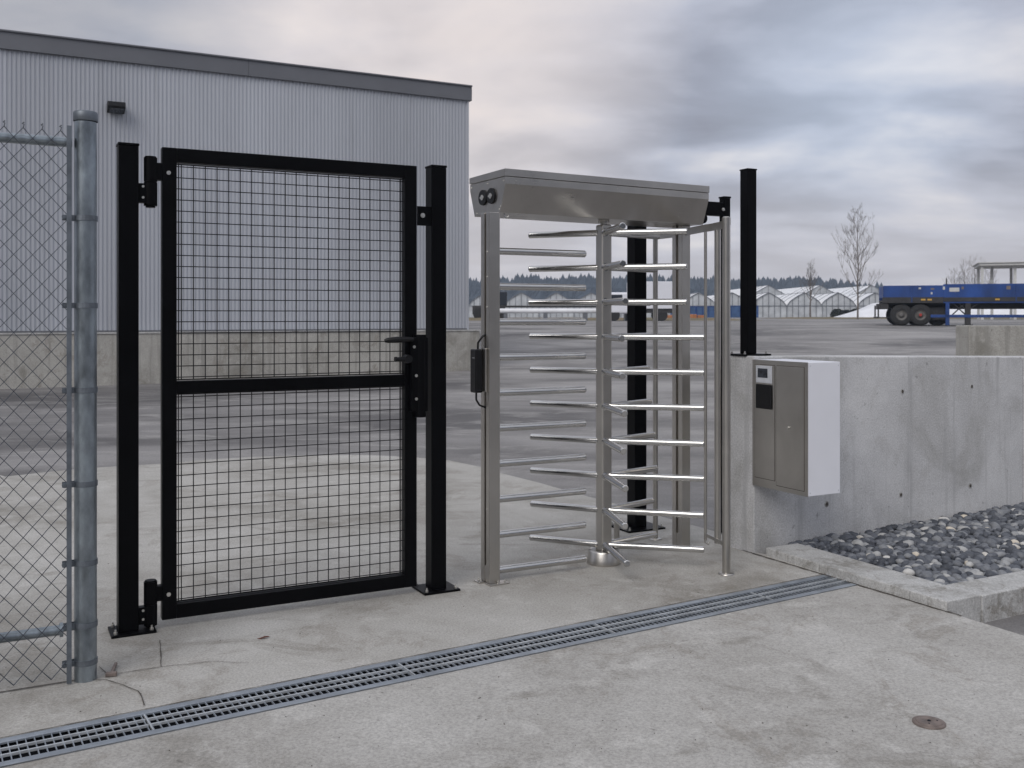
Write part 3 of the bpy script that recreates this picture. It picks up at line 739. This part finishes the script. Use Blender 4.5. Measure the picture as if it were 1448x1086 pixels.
# little weathered wedge of timber and crumbs at the post foot
wd = MB(); wd.box(-.006, .006, -.07, .05, -.002, .010).box(-.022, .022, -.092, -.071, -.004, .012); wo_ = wd.build('timber_shim', M['iron'], None, .002)
wo_.location = (-1.688, 4.20, .006); wo_.rotation_euler = (0, 0, R(14)); tag(wo_, 'brown scrap of timber on the slab beside the fence end post', 'timber scrap')

# ------------------------------------------------------------------ warehouse
wh = thing('warehouse', (-1.066, 25.3, 0), TH, 'long pale corrugated metal warehouse on a stained concrete plinth', 'building')
mb = MB(); mb.box(-27, .27, .0, 16, -.1, 1.115); mb.build('plinth', M['plinth'], wh, .01)
mb = MB(); mb.box(-27.02, .29, -.02, 16, 1.115, 1.15); mb.build('plinth_ledge', M['kerb'], wh, .006)
mb = MB(); xs_ = []; x = 0.0; q = []
p = .088
while x > -27:
    q += [(x, 0.0), (x-.034, 0.0), (x-.044, .017), (x-.078, .017)]; x -= p
ylo = .16
vs = [(a, b+ylo, 1.155) for a, b in q] + [(a, b+ylo, 7.06) for a, b in q]; n = len(q)
mb.add(vs, [(i, i+1, n+i+1, n+i) for i in range(n-1)]); cl = mb.build('wall_cladding', M['cladding'], wh)
mb = MB(); mb.box(-26.9, -.03, .2, 16, 1.15, 7.2); mb.build('inner_wall', M['cladding'], wh)
mb = MB(); mb.box(-.03, .03, .145, 15.9, 1.152, 7.05); mb.build('corner_trim', M['cladding'], wh, .005)
for a, b in ((-27, -17.5), (-17.495, -11.0), (-10.995, -5.6), (-5.595, .09)):
    mb = MB(); mb.box(a, b, .09, .155, 7.03, 7.385); mb.box(a, b, .05, .4, 7.385, 7.42); mb.build('parapet_flashing', M['trim'], wh, .004)
mb = MB(); mb.box(.03, .09, .156, 16, 7.03, 7.385); mb.box(-26.9, .09, .41, 16, 7.2, 7.40); mb.build('roof', M['trim'], wh)
mb = MB(); mb.box(-27, 0, .148, .158, 1.152, 1.19); mb.build('base_flashing', M['trim'], wh)
# flood light on the wall
k = (164-724)/1400; t = (k*25.3+1.066)/(math.cos(TH)-k*math.sin(TH)); Yf = 25.3+math.sin(TH)*t; zf = 1.5-(151-447)*Yf/1400
fl = thing('wall_light', (-1.066+math.cos(TH)*t, Yf, zf), TH, 'small black flood light high on the corrugated wall', 'wall light')
mb = MB(); mb.prism_x([(-.16, -.01), (-.14, -.06), (.10, -.13), (.12, .09), (-.13, .09)][::-1], -.18, .18); mb.build('lamp_housing', M['plastic'], fl, .01)
mb = MB(); mb.prism_x([(-.1445, -.062), (.085, -.128), (.083, -.136), (-.148, -.070)], -.14, .14); mb.build('lens', M['glass_dark'], fl)
mb = MB(); mb.box(-.05, .05, .10, .19, -.05, .05); mb.build('wall_bracket', M['plastic'], fl)

# ------------------------------------------------------------------ second concrete wall behind
Y2 = 12.0
w2 = thing('barrier_wall', (5.54, Y2, 0), R(6), 'distant weathered concrete wall end beyond the near wall, under the trailer', 'wall')
mb = MB(); mb.box(0, 5, 0, .3, -.05, 1.385); mb.build('wall_panel', M['plinth'], w2, .01)

# ------------------------------------------------------------------ flatbed trailer
def at(px, Y): return (px-724)/1400*Y
TY = 46; tz = gz(46)
def ZY(py): return 1.5-(py-447)*TY/1400 - tz      # height above the yard at the trailer
def XT(px): return at(px, TY) - at(1243, TY)
tr = thing('flatbed_trailer', (at(1249, TY), TY, tz), R(-16), 'long blue flatbed trailer parked across the yard', 'trailer')
mb = MB(); mb.box(.02, 2.777, -.02, .03, ZY(423), ZY(404)); mb.box(2.78, 12, -.02, .03, ZY(429), ZY(402.5))
mb.build('side_board', M['blue'], tr, .01)
mb = MB(); mb.box(.0, .05, .03, 2.4, ZY(421), ZY(404.5)); mb.build('tail_board', M['blue'], tr, .01)
mb = MB(); mb.box(.0, 12, .05, 2.4, ZY(427), ZY(424)); mb.build('deck', M['chassis'], tr)
mb = MB(); mb.box(0, 12, 2.37, 2.42, ZY(429), ZY(404)); mb.build('side_board', M['blue'], tr)
mb = MB(); mb.box(-.04, 2.78, -.05, .02, ZY(428.8), ZY(420.5)); mb.build('side_rail', M['chassis'], tr, .01)
mb = MB(); mb.box(2.79, 8.2, -.045, -.02, ZY(427), ZY(421)); mb.build('side_rail', M['chassis'], tr, .01)
mb = MB()
for y in (.7, 1.7): mb.box(-.05, 12, y-.08, y+.08, ZY(437), ZY(428))
mb.box(-.15, .25, -.0, 2.4, ZY(437), ZY(429)); mb.build('chassis', M['chassis'], tr, .01)
for x in (1.3, 6, 8.5): mb = MB(); mb.box(x, x+.05, -.05, -.0205, ZY(428), ZY(404.5)); mb.build('stake_pocket', M['blue'], tr)
def wheel(cx, cy, r=.5):
    mb = MB(); prof = [(.25, -.14), (.44, -.15), (.49, -.12), (.5, -.05), (.5, .05), (.49, .12), (.44, .15), (.25, .14)]
    n = 36; vs = []
    for rr, yy in prof: vs += [(cx+rr*math.cos(6.2832*i/n), cy+yy, r+rr*math.sin(6.2832*i/n)) for i in range(n)]
    mb.add(vs, [(k*n+i, k*n+(i+1) % n, (k+1)*n+(i+1) % n, (k+1)*n+i) for k in range(len(prof)-1) for i in range(n)], True)
    ty = mb.build('wheel', M['rubber'], tr)
    mb = MB(); vs = []
    for rr, yy in [(.26, -.13), (.24, -.10), (.12, -.02), (.11, -.10), (.05, -.12)]: vs += [(cx+rr*math.cos(6.2832*i/n), cy+yy, r+rr*math.sin(6.2832*i/n)) for i in range(n)]
    mb.add(vs, [(k*n+i, k*n+(i+1) % n, (k+1)*n+(i+1) % n, (k+1)*n+i) for k in range(4) for i in range(n)], True)
    mb.add(vs[-n:], [tuple(range(n))]); mb.build('rim', M['rim'], ty)
for x in (.80, 1.62): wheel(x, .18); wheel(x, 2.2)
for x in (2.42,): wheel(x, .75, .48)
mb = MB()
for x in (.86, 1.73): mb.tube((x, .2, .5), (x, 2.2, .5), .09, n=12)
mb.box(.8, 2.9, .5, .62, .45, .75); mb.box(.8, 2.9, 1.8, 1.92, .45, .75); mb.box(1.9, 3.0, .35, 1.5, .25, .85); mb.build('axle_gear', M['chassis'], tr, .02)
mb = MB(); mb.box(2.88, 3.06, -.02, .12, .02, ZY(429)); mb.build('support_leg', M['blue'], tr, .01)
mb = MB(); mb.box(2.2, 12, -.02, .06, ZY(449), ZY(445)); mb.build('lower_rail', M['blue'], tr, .01)
mb = MB(); mb.box(3.78, 4.02, .0, .25, .06, ZY(428)); mb.box(3.68, 4.12, -.05, .3, 0, .06)
mb.build('landing_leg', M['chassis'], tr); mb = MB()
for (xa, za, xb, zb2) in ((3.2, .5, 3.8, 1.05), (3.2, 1.05, 3.8, .5), (4.05, .8, 4.5, 1.1), (3.75, .8, 3.35, 1.1), (6.4, 1.05, 7.3, .5)):
    mb = MB(); mb.tube((xa, .1, za), (xb, .1, zb2), .03, n=8); mb.build('brace', M['chassis'], tr)
mb = MB(); mb.box(-.28, -.22, .1, 2.3, .34, .42); mb.box(-.25, -.18, .15, .22, .38, .95); mb.box(-.25, -.18, 2.1, 2.2, .38, .95); mb.box(-.25, 1.0-.55, .15, .2, .36, .40); mb.build('rear_bumper', M['chassis'], tr)
mb = MB(); mb.box(3.05, 3.5, -.0262, -.0205, ZY(413), ZY(407.5)); mb.build('number_panel', M['pale_paint'], tr)
for (x, py, w_, h_, m_) in ((1.65, 408, .1, .08, 'pale_paint'), (2.2, 409, .16, .07, 'iron'), (2.2, 415, .08, .1, 'pale_paint'), (2.75, 408, .1, .14, 'pale_paint'), (3.6, 408, .1, .12, 'iron'), (5.6, 408, .18, .16, 'iron'), (6.1, 423, .12, .12, 'iron'), (6.6, 405, .16, .1, 'iron')):
    mb = MB(); mb.box(x, x+w_, -.0275, -.0208, ZY(py)-h_/2, ZY(py)+h_/2); mb.build('patch_plate', M[m_], tr)
for (x, py) in ((1.75, 424), (2.05, 424), (5.1, 424)):
    mb = MB(); mb.box(x, x+.2, -.058, -.0505 if x < 3 else -.0455, ZY(py)-.035, ZY(py)+.035); mb.build('reflector', M['amber'], tr)
mb = MB(); mb.tube((2.92, -.0, ZY(404)), (2.92, 0, ZY(396)), .03, n=8); mb.tube((2.92, 0, ZY(396)), (2.92, 0, ZY(393)), .03, .005, n=8); mb.build('stake', M['chassis'], tr)
mb = MB(); mb.tube((1.74, .06, .5), (1.74, .02, .5), .07, n=10); mb.build('hub_cap', M['red'], tr)

for o in KIDS(tr):
    if not o.name.startswith('wheel'): o.scale.x = .93

# ------------------------------------------------------------------ open pavilion behind the trailer
PY = 70; g = gz(PY)
def ZP(py, Y): return 1.5-(py-447)*Y/1400
pv = thing('open_pavilion', (at(1389, PY), PY, g), R(-21), 'pale open sided pavilion with a flat roof on posts behind the trailer', 'pavilion')
mb = MB(); mb.box(-.2, 8, -.3, 5, ZP(376, PY)-g, ZP(372.5, PY)-g); mb.box(-.3, 8.1, -.4, 5.1, ZP(372.5, PY)-g, ZP(371, PY)-g); mb.build('roof', M['pale_paint'], pv, .02)
for i, (x, y) in enumerate([(0, 0), (.75, 1.5), (2.1, .2), (.1, 4.6), (2.3, 4.6), (3.4, 0), (5.1, 0), (4.8, 4.6), (6.8, 0), (7.6, 4.6)]):
    mb = MB(); mb.box(x-.09, x+.09, y-.09, y+.09, 0, ZP(376, PY)-g); mb.build('column', M['pale_paint'], pv)
mb = MB()
for z in (2.2, 2.7): mb.box(.09, .7, -.03, .03, z, z+.05)
mb.build('rail', M['pale_paint'], pv)

# ------------------------------------------------------------------ greenhouses
def greenhouse(hw, eave, peak, length, nseg=10, bars=5):
    t = thing('greenhouse', (0, 0, 0), 0, 'x', 'greenhouse')
    prof = [(-hw, 0), (-hw, eave)]
    for i in range(1, nseg):
        a = i/nseg; x = -hw+2*hw*a; k = 1-abs(2*a-1)
        prof.append((x, eave+(peak-eave)*(k**.64)))
    prof += [(hw, eave), (hw, 0)]
    n = len(prof); mb = MB()
    m_ = 10
    for k in range(m_+1):
        pass
    vs = [(x, y*length/m_, z) for y in range(m_+1) for x, z in prof]
    mb.add(vs, [(k*n+i, (k+1)*n+i, (k+1)*n+i+1, k*n+i+1) for k in range(m_) for i in range(n-1)], False); mb.build('film_cover', M['film'], t)
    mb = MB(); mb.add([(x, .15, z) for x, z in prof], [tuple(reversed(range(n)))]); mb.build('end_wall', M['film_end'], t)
    mb = MB()
    for yy in (0, 4, 8, 12): mb.path([(x*1.004, yy+.0, z+.02) for x, z in prof], .05, 4)
    for i in range(bars):
        x = -hw+2*hw*(i+1)/(bars+1); a = (x+hw)/(2*hw); k = 1-abs(2*a-1)
        mb.box(x-.035, x+.035, .04, .11, 0, eave+(peak-eave)*(k**.64))
    mb.box(-hw, hw, .03, .10, eave-.04, eave+.04); mb.box(-.04, .04, -.02, 12.05, peak-.04, peak+.06); mb.build('frame', M['frame_grey'], t)
    return t
ga = greenhouse(2.65, 1.75, 3.75, 26)
GZ = gz(150)
k = 0
row = [690+i*50 for i in range(0, 16)]
for i, px in enumerate(row):
    o = ga if k == 0 else clone_tree(ga); k += 1
    o.location = (at(px-3, 150)+random.uniform(-.15, .15), 150, GZ); o.rotation_euler = (0, 0, R(-3))
    hid = px > 1230
    o['label'] = 'small white film greenhouse in the near row, number %d' % i
    o['group'] = 'near row of small arched greenhouses'
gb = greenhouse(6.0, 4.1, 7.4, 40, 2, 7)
row2 = [1087, 1160, 1233]
k = 0
for i, px in enumerate(row2):
    o = gb if k == 0 else clone_tree(gb); k += 1
    o.location = (at(px, 215), 215, gz(215)); o.scale = (.93, 1, .93)
    o['group'] = 'far row of tall gabled greenhouses'
# labels that single out each greenhouse by what stands in front of it
near_names = ['just past the warehouse corner', 'left of the turnstile, beside the dark machine', 'behind the left fixed bars, above the white pipe', 'behind the tips of the fixed bars', 'behind the gap between bars and rotor column', 'left of the white box truck',
 'behind the white box truck', 'above the left blue bin', 'above the blue bins, right of the turnstile', 'behind the black wall post', 'left of the small bare tree', 'between the two bare trees', 'behind the tall bare tree and shrubs', 'behind the rear end of the trailer', 'behind the blue support leg of the trailer', 'behind the right end of the trailer']
far_names = ['nearest right of the black wall post', 'behind the small bare tree', 'beside the tall bare tree']
gi = fi_ = 0
for o in list(bpy.data.objects):
    if o.name.startswith('greenhouse') and o.parent is None:
        if o['group'].startswith('near'):
            o['label'] = 'low arched white film greenhouse ' + near_names[gi]; gi += 1
        else:
            o['label'] = 'tall pale gabled greenhouse of the back row ' + far_names[fi_]; fi_ += 1

# ------------------------------------------------------------------ yard clutter seen through the turnstile
def bin_(px0, px1, py, Y, label):
    x0, x1 = at(px0, Y), at(px1, Y); t = thing('storage_bin', ((x0+x1)/2, Y, gz(Y)), 0, label, 'storage bin', 'blue bins lined up along the yard'); hw = (x1-x0)/2; h = ZP(py, Y)-gz(Y)
    mb = MB(); mb.box(-hw, hw, 0, 1.4, .08, h-.06); mb.build('bin_body', M['blue_worn'], t, .02)
    mb = MB(); mb.box(-hw-.03, hw+.03, -.03, 1.43, h-.06, h)
    for i in range(5): x = -hw+2*hw*i/4; mb.box(x-.03, x+.03, -.05, -.001, .08, h-.06)
    mb.build('bin_frame', M['blue'], t)
    mb = MB()
    for sx in (-1, 1): mb.box(sx*hw*.8-.1, sx*hw*.8+.1, .0, 1.4, 0, .08)
    mb.build('skid', M['chassis'], t)
bin_(951, 984, 433, 95, 'left blue storage bin, just behind the right steel post')
bin_(985, 1019, 433, 95, 'middle blue storage bin, behind the guard rod')
bin_(1021, 1072, 432, 95, 'right blue storage bin beside the black wall post')
# white box truck / trailer
BY = 60
bt = thing('box_truck', (at(892, BY), BY, gz(BY)), 0, 'small white box truck behind the thick black post', 'truck')
hh = ZP(398, BY)-gz(BY)
mb = MB(); mb.box(0, at(956, BY)-at(892, BY), 0, 2.2, .75, hh); mb.build('cargo_box', M['white_paint'], bt, .03)
mb = MB(); mb.box(-.05, 2.7, .1, 2.1, .5, .75); mb.build('chassis', M['chassis'], bt)
mb = MB(); mb.box(-1.6, -.06, .1, 2.1, .45, 1.75); mb.build('cab', M['white_paint'], bt, .12)
mb = MB(); mb.box(-1.4, -.5, .085, .0995, 1.15, 1.6); mb.build('window', M['glass_dark'], bt)
for x in (-1.0, 1.9):
    for y in (.12, 1.9): mb = MB(); mb.tube((x, y, .36), (x, y+.2, .36), .36, n=24); mb.build('wheel', M['rubber'], bt)
mb = MB(); mb.box(1.5, 1.62, -.012, -.001, .9, 1.1); mb.build('marker_plate', M['red'], bt)
# black machine and dark flat trailer next to the building corner
mx = thing('wheel_loader', (at(668, 70), 70, gz(70)), 0, 'dark machine parked past the warehouse corner', 'machine')
mb = MB(); mb.box(0, 1.6, 0, 2.0, .35, 1.0); mb.box(1.2, 2.3, .2, 1.8, .5, 1.0); mb.build('body', M['chassis'], mx, .08)
mb = MB(); mb.box(1.85, 2.45, .3, 1.7, 1.0, 2.0); mb.build('cab', M['glass_dark'], mx, .06)
for x in (.45, 1.9):
    for y in (-.1, 1.9): mb = MB(); mb.tube((x, y, .4), (x, y+.25, .4), .4, n=20); mb.build('wheel', M['rubber'], mx)
# long white pipe on sleepers
pp = thing('white_pipe', (at(706, 62), 62, gz(62)), 0, 'long white pipe lying on low blocks across the yard', 'pipe')
mb = MB(); mb.tube((0, 0, .62), (8.6, 0, .62), .15, n=20); mb.build('pipe_run', M['tarp'], pp)
mb = MB(); mb.tube((-.9, .6, .9), (7.8, .6, .9), .06, n=10); mb.build('upper_pipe', M['chassis'], pp)
for x in (.4, 2.9, 5.4, 8.0):
    mb = MB(); mb.box(x-.12, x+.12, -.2, .8, 0, .47); mb.build('sleeper', M['frame_grey'], pp)
ob = thing('orange_barrier', (at(944, 72), 72, gz(72)), 0, 'low orange barrier on the grass verge behind the right steel post', 'barrier')
mb = MB()
for i in range(5): mb.box(i*.55, i*.55+.48, 0, .3, .03, .32+.06*(i % 2))
mb.build('barrier_body', M['orange'], ob, .03)
mb = MB(); mb.box(-.05, 2.7, -.05, .35, 0, .03); mb.build('foot', M['chassis'], ob)

# grass verges (low rough sheets on the asphalt)
def verge(px0, px1, Y0, Y1, seed):
    mb = MB(); nx, ny = 60, 8; vs = []
    for j in range(ny+1):
        Y = Y0+(Y1-Y0)*j/ny
        for i in range(nx+1):
            x = at(px0, Y0)+(at(px1, Y0)-at(px0, Y0))*i/nx
            e = min(i, nx-i)/6; f = min(j, ny-j)/2; e = min(1, e, f)
            vs.append((x, Y+.5*noise.noise(Vector((x*.5, seed, 0))), gz(Y)-.03+e*(.12+.10*abs(noise.noise(Vector((x*1.3, Y*.7, seed)))))))
    mb.add(vs, [(j*(nx+1)+i, j*(nx+1)+i+1, (j+1)*(nx+1)+i+1, (j+1)*(nx+1)+i) for j in range(ny) for i in range(nx)], True)
    o = mb.build('grass_verge', M['grass']); tag(o, 'strip of brown dry grass along the yard edge', 'grass', None, 'stuff'); return o
v1 = verge(560, 1105, 62, 86, 1); v1['label'] = 'long strip of brown dry grass beyond the yard behind the turnstile'
v2 = verge(1135, 1700, 80, 100, 4); v2['label'] = 'strip of brown dry grass under the tall bare tree'

# white tarpaulin covered heap
mb = MB(); nx, ny = 70, 10; vs = []
HY = 92
for j in range(ny+1):
    f = j/ny; Y = HY+8*f
    for i in range(nx+1):
        px = 1200+420*i/nx; x = at(px, HY); h = ZP(428, HY)-gz(HY)
        e = min(1, (px-1200)/62); prof_ = math.sin(math.pi*min(max(f, 0), 1))**.6
        vs.append((x, Y, gz(HY)-.05 + h*e*prof_*(1+.12*noise.noise(Vector((x*.5, f*3, 2))))))
mb.add(vs, [(j*(nx+1)+i, j*(nx+1)+i+1, (j+1)*(nx+1)+i+1, (j+1)*(nx+1)+i) for j in range(ny) for i in range(nx)], True)
hp = mb.build('covered_heap', M['tarp']); tag(hp, 'long low heap under white sheeting behind the trailer', 'covered heap')

# ------------------------------------------------------------------ trees
def bare_tree(name, px, Y, H, label, spread=.30, seed=1, depth=4, r0=.10, nb=16, first=.12, group='bare trees beyond the yard'):
    rg = random.Random(seed)
    t = thing(name, (at(px, Y), Y, gz(Y)), 0, label, 'tree', group)
    mt = MB(); pts = [Vector((0, 0, -.1))]; n = 12
    for i in range(1, n+1): pts.append(Vector((rg.uniform(-.03, .03)*H*.15, rg.uniform(-.03, .03)*H*.15, H*i/n)))
    mt.path(pts, [r0*(1-.93*i/n) for i in range(n+1)], 8); mt.build('trunk', M['bark'], t)
    mb = MB()
    def branch(p, d, L, r, lev):
        k = 5; q = [p]; dd = d.copy()
        for i in range(k):
            dd = (dd + Vector((rg.uniform(-.12, .12), rg.uniform(-.12, .12), .07+rg.uniform(-.05, .08)))).normalized(); q.append(q[-1]+dd*L/k)
        mb.path(q, [max(.0045, r*(1-.75*i/k)) for i in range(k+1)], 4 if lev > 1 else 5, False)
        if lev < depth:
            for s in range(rg.choice((3, 4, 5)) if lev == 1 else rg.choice((2, 3, 3))):
                u = rg.uniform(.25, .95); idx = min(k-1, int(u*k)); pp_ = q[idx].lerp(q[idx+1], u*k-idx)
                dv = (q[idx+1]-q[idx]).normalized(); side = Vector((rg.uniform(-1, 1), rg.uniform(-1, 1), rg.uniform(-.1, .5))).normalized()
                branch(pp_, (dv*.9+side*.6).normalized(), L*rg.uniform(.38, .58), r*.42, lev+1)
    for i in range(nb):
        u = first+(.93-first)*i/(nb-1); a = i*2.4+rg.uniform(-.3, .3)
        L = H*spread*(1.15-u)**.65*rg.uniform(.75, 1.15)
        up_ = rg.uniform(1.1, 1.7); d = Vector((math.cos(a), math.sin(a), up_)).normalized()
        p = Vector((0, 0, H*u)); branch(p, d, L, r0*(1-.85*u)*.48, 1)
    mb.build('crown', M['bark'], t); return t
bare_tree('bare_tree', 1213, 75, ZP(300, 75)-gz(75), 'tall bare deciduous tree left of the blue trailer', .36, 5, 4, .075, 26, .2)
bare_tree('bare_tree', 1146, 125, ZP(374, 125)-gz(125), 'small bare tree among the greenhouses', .34, 8, 4, .12, 22, .30)
for i, (px, top, Y, lb) in enumerate([(1364, 378, 118, 'leftmost faint bare tree behind the trailer, left of the pavilion'), (1378, 375, 122, 'faint bare tree touching the left edge of the pavilion'), (1400, 384, 128, 'faint low bare tree seen between the pavilion posts'), (1350, 388, 124, 'short faint bare tree above the trailer centre')]):
    bare_tree('bare_tree', px, Y, ZP(top, Y)-gz(Y), lb, .5, 20+i, 3, .10, 16, .35)

# dark shrubs
def shrub(px, Y, w_, h_, label, seed):
    rg = random.Random(seed); t = thing('shrub', (at(px, Y), Y, gz(Y)), 0, label, 'shrub', 'dark shrubs beyond the yard')
    mb = MB()
    for i in range(900):
        a = rg.uniform(0, 6.28); rr = math.sqrt(rg.random()); z = rg.random()**.8
        k = math.sqrt(max(0, 1-z*z*.8)); p = Vector((math.cos(a)*rr*w_*k, math.sin(a)*rr*w_*.6*k, z*h_*(1+.2*noise.noise(Vector((a, i*.01, 0))))))
        s = rg.uniform(.06, .14); n1_ = Vector((rg.gauss(0, 1), rg.gauss(0, 1), rg.gauss(0, 1))).normalized(); t1 = n1_.orthogonal().normalized()*s; t2 = n1_.cross(t1).normalized()*s*.7
        mb.add([p-t1, p+t2, p+t1, p-t2], [(0, 1, 2, 3)])
    mb.build('foliage', M['shrub'], t)
    mb = MB()
    for i in range(5): mb.tube((0, 0, 0), (rg.uniform(-.5, .5)*w_, rg.uniform(-.3, .3)*w_, h_*.7), .03, .01, n=5)
    mb.build('stem', M['bark'], t)
shrub(1184, 100, .75, .85, 'leftmost dark shrub at the foot of the near greenhouses', 1)
shrub(1196, 101, .7, .75, 'middle dark shrub, just left of the tall bare tree', 2)
shrub(1210, 102, .9, .9, 'dark shrub directly behind the trunk of the tall bare tree', 3)
shrub(1224, 103, .6, .7, 'rightmost dark shrub, between bare tree and trailer', 4)

# far wood: hundreds of conifers merging into one dark line
mb = MB(); rg = random.Random(11)
for i in range(1700):
    Y = rg.uniform(560, 640); x = rg.uniform(-130, 420)
    top = 24.5 + 2.5*noise.noise(Vector((x*.012, 3, 0))) + 1.5*noise.noise(Vector((x*.06, 1, 0)))
    if x > 170: top *= max(.35, 1-(x-170)/210)
    h = top*rg.uniform(.86, 1.0)*(1.06 if rg.random() < .03 else 1); w_ = h*rg.uniform(.2, .34); nn = 7; z0 = 1.2
    lv = [(0, w_*.9), (.22, w_), (.45, w_*.75), (.7, w_*.48), (.88, w_*.22), (1, .02)]
    vs = []
    for u, rr in lv: vs += [(x+rr*rg.uniform(.7, 1.25)*math.cos(6.283*q/nn+u*3), Y+rr*math.sin(6.283*q/nn+u*3), z0+h*(u+rg.uniform(-.02, .02))) for q in range(nn)]
    mb.add(vs, [(k*nn+q, k*nn+(q+1) % nn, (k+1)*nn+(q+1) % nn, (k+1)*nn+q) for k in range(5) for q in range(nn)])
for i in range(420):  # added unseen belt behind the camera, darkens what the steel reflects
    a = R(rg.uniform(100, 440)) if False else R(rg.uniform(105, 265)); d_ = rg.uniform(75, 95); x = math.sin(a)*d_; Y = math.cos(a)*d_
    h = rg.uniform(11, 17); w_ = h*rg.uniform(.2, .34); nn = 7; z0 = -.2; vs = []
    for u, rr in [(0, w_*.9), (.22, w_), (.45, w_*.75), (.7, w_*.48), (.88, w_*.22), (1, .02)]: vs += [(x+rr*rg.uniform(.7, 1.25)*math.cos(6.283*q/nn+u*3), Y+rr*math.sin(6.283*q/nn+u*3), z0+h*u) for q in range(nn)]
    mb.add(vs, [(k*nn+q, k*nn+(q+1) % nn, (k+1)*nn+(q+1) % nn, (k+1)*nn+q) for k in range(5) for q in range(nn)])
o = mb.build('far_wood_and_unseen_belt', M['wood_far']); tag(o, 'dark blue green line of far off conifers on the horizon, plus an added unseen belt behind the camera', 'wood', None, 'stuff')

mb = MB(); p = G(372, 902, .004)
lf = [(-.026, 0), (-.012, .008), (.006, .010), (.022, .004), (.030, 0), (.020, -.006), (.004, -.009), (-.014, -.006)]
c_ = [Vector((x, y, .004+.006*abs(y)*60*.3+.004*math.sin(x*90))) for x, y in lf]
vs = [(0, 0, .003)]+[tuple(q) for q in c_]+[(0, 0, .0018)]+[(q.x, q.y, q.z-.0012) for q in c_]
mb.add(vs, [(0, i+1, (i+1) % 8+1) for i in range(8)]+[(9, 10+(i+1) % 8, 10+i) for i in range(8)]+[(i+1, 10+i, 10+(i+1) % 8, (i+1) % 8+1) for i in range(8)], True)
o = mb.build('dry_leaf', simple('dead leaf', (.14, .05, .03), .8, 0, .3, 40)); o.location = (p.x, p.y, .002); o.rotation_euler = (0, 0, R(12))
tag(o, 'single small reddish dead leaf on the slab below the mesh gate', 'leaf')
rg = random.Random(21); mb = MB()
for i in range(260):
    px = rg.uniform(-100, 1500); py = rg.uniform(760, 1120)
    p = G(px, py); 
    if (p-dl).dot(DR_N) > -DW-.01 and (p-dl).dot(DR_N) < .01: continue
    if p.x > 1.45 and (p-KO).dot(U) > -.02: continue
    q = rg.uniform(.0008, .0026); a = rg.uniform(0, 6.28)
    mb.box(-q, q*rg.uniform(.6, 1.6), -q*.6, q*.6, 0, q*.7, Matrix.Translation((p.x, p.y, .001)) @ Matrix.Rotation(a, 4, 'Z'))
o = mb.build('loose_grit', M['joint']); tag(o, 'scattered dark grit and crumbs lying on the slabs', 'grit', None, 'stuff')

# ------------------------------------------------------------------ haze
mh = bpy.data.materials.new('haze'); mh.use_nodes = True; t = mh.node_tree; t.nodes.clear()
pvn = N(t, 'ShaderNodeVolumePrincipled'); pvn.inputs['Color'].default_value = (.70, .82, 1.0, 1); pvn.inputs['Density'].default_value = .0006; pvn.inputs['Anisotropy'].default_value = .2
out = N(t, 'ShaderNodeOutputMaterial'); t.links.new(pvn.outputs[0], out.inputs['Volume'])
mb = MB(); mb.box(-905, 905, -905, 1420, -1.2, 27); hz_o = mb.build('haze', mh); hz_o['kind'] = 'stuff'; hz_o['label'] = 'thin pale haze over the whole yard'; hz_o['category'] = 'haze'
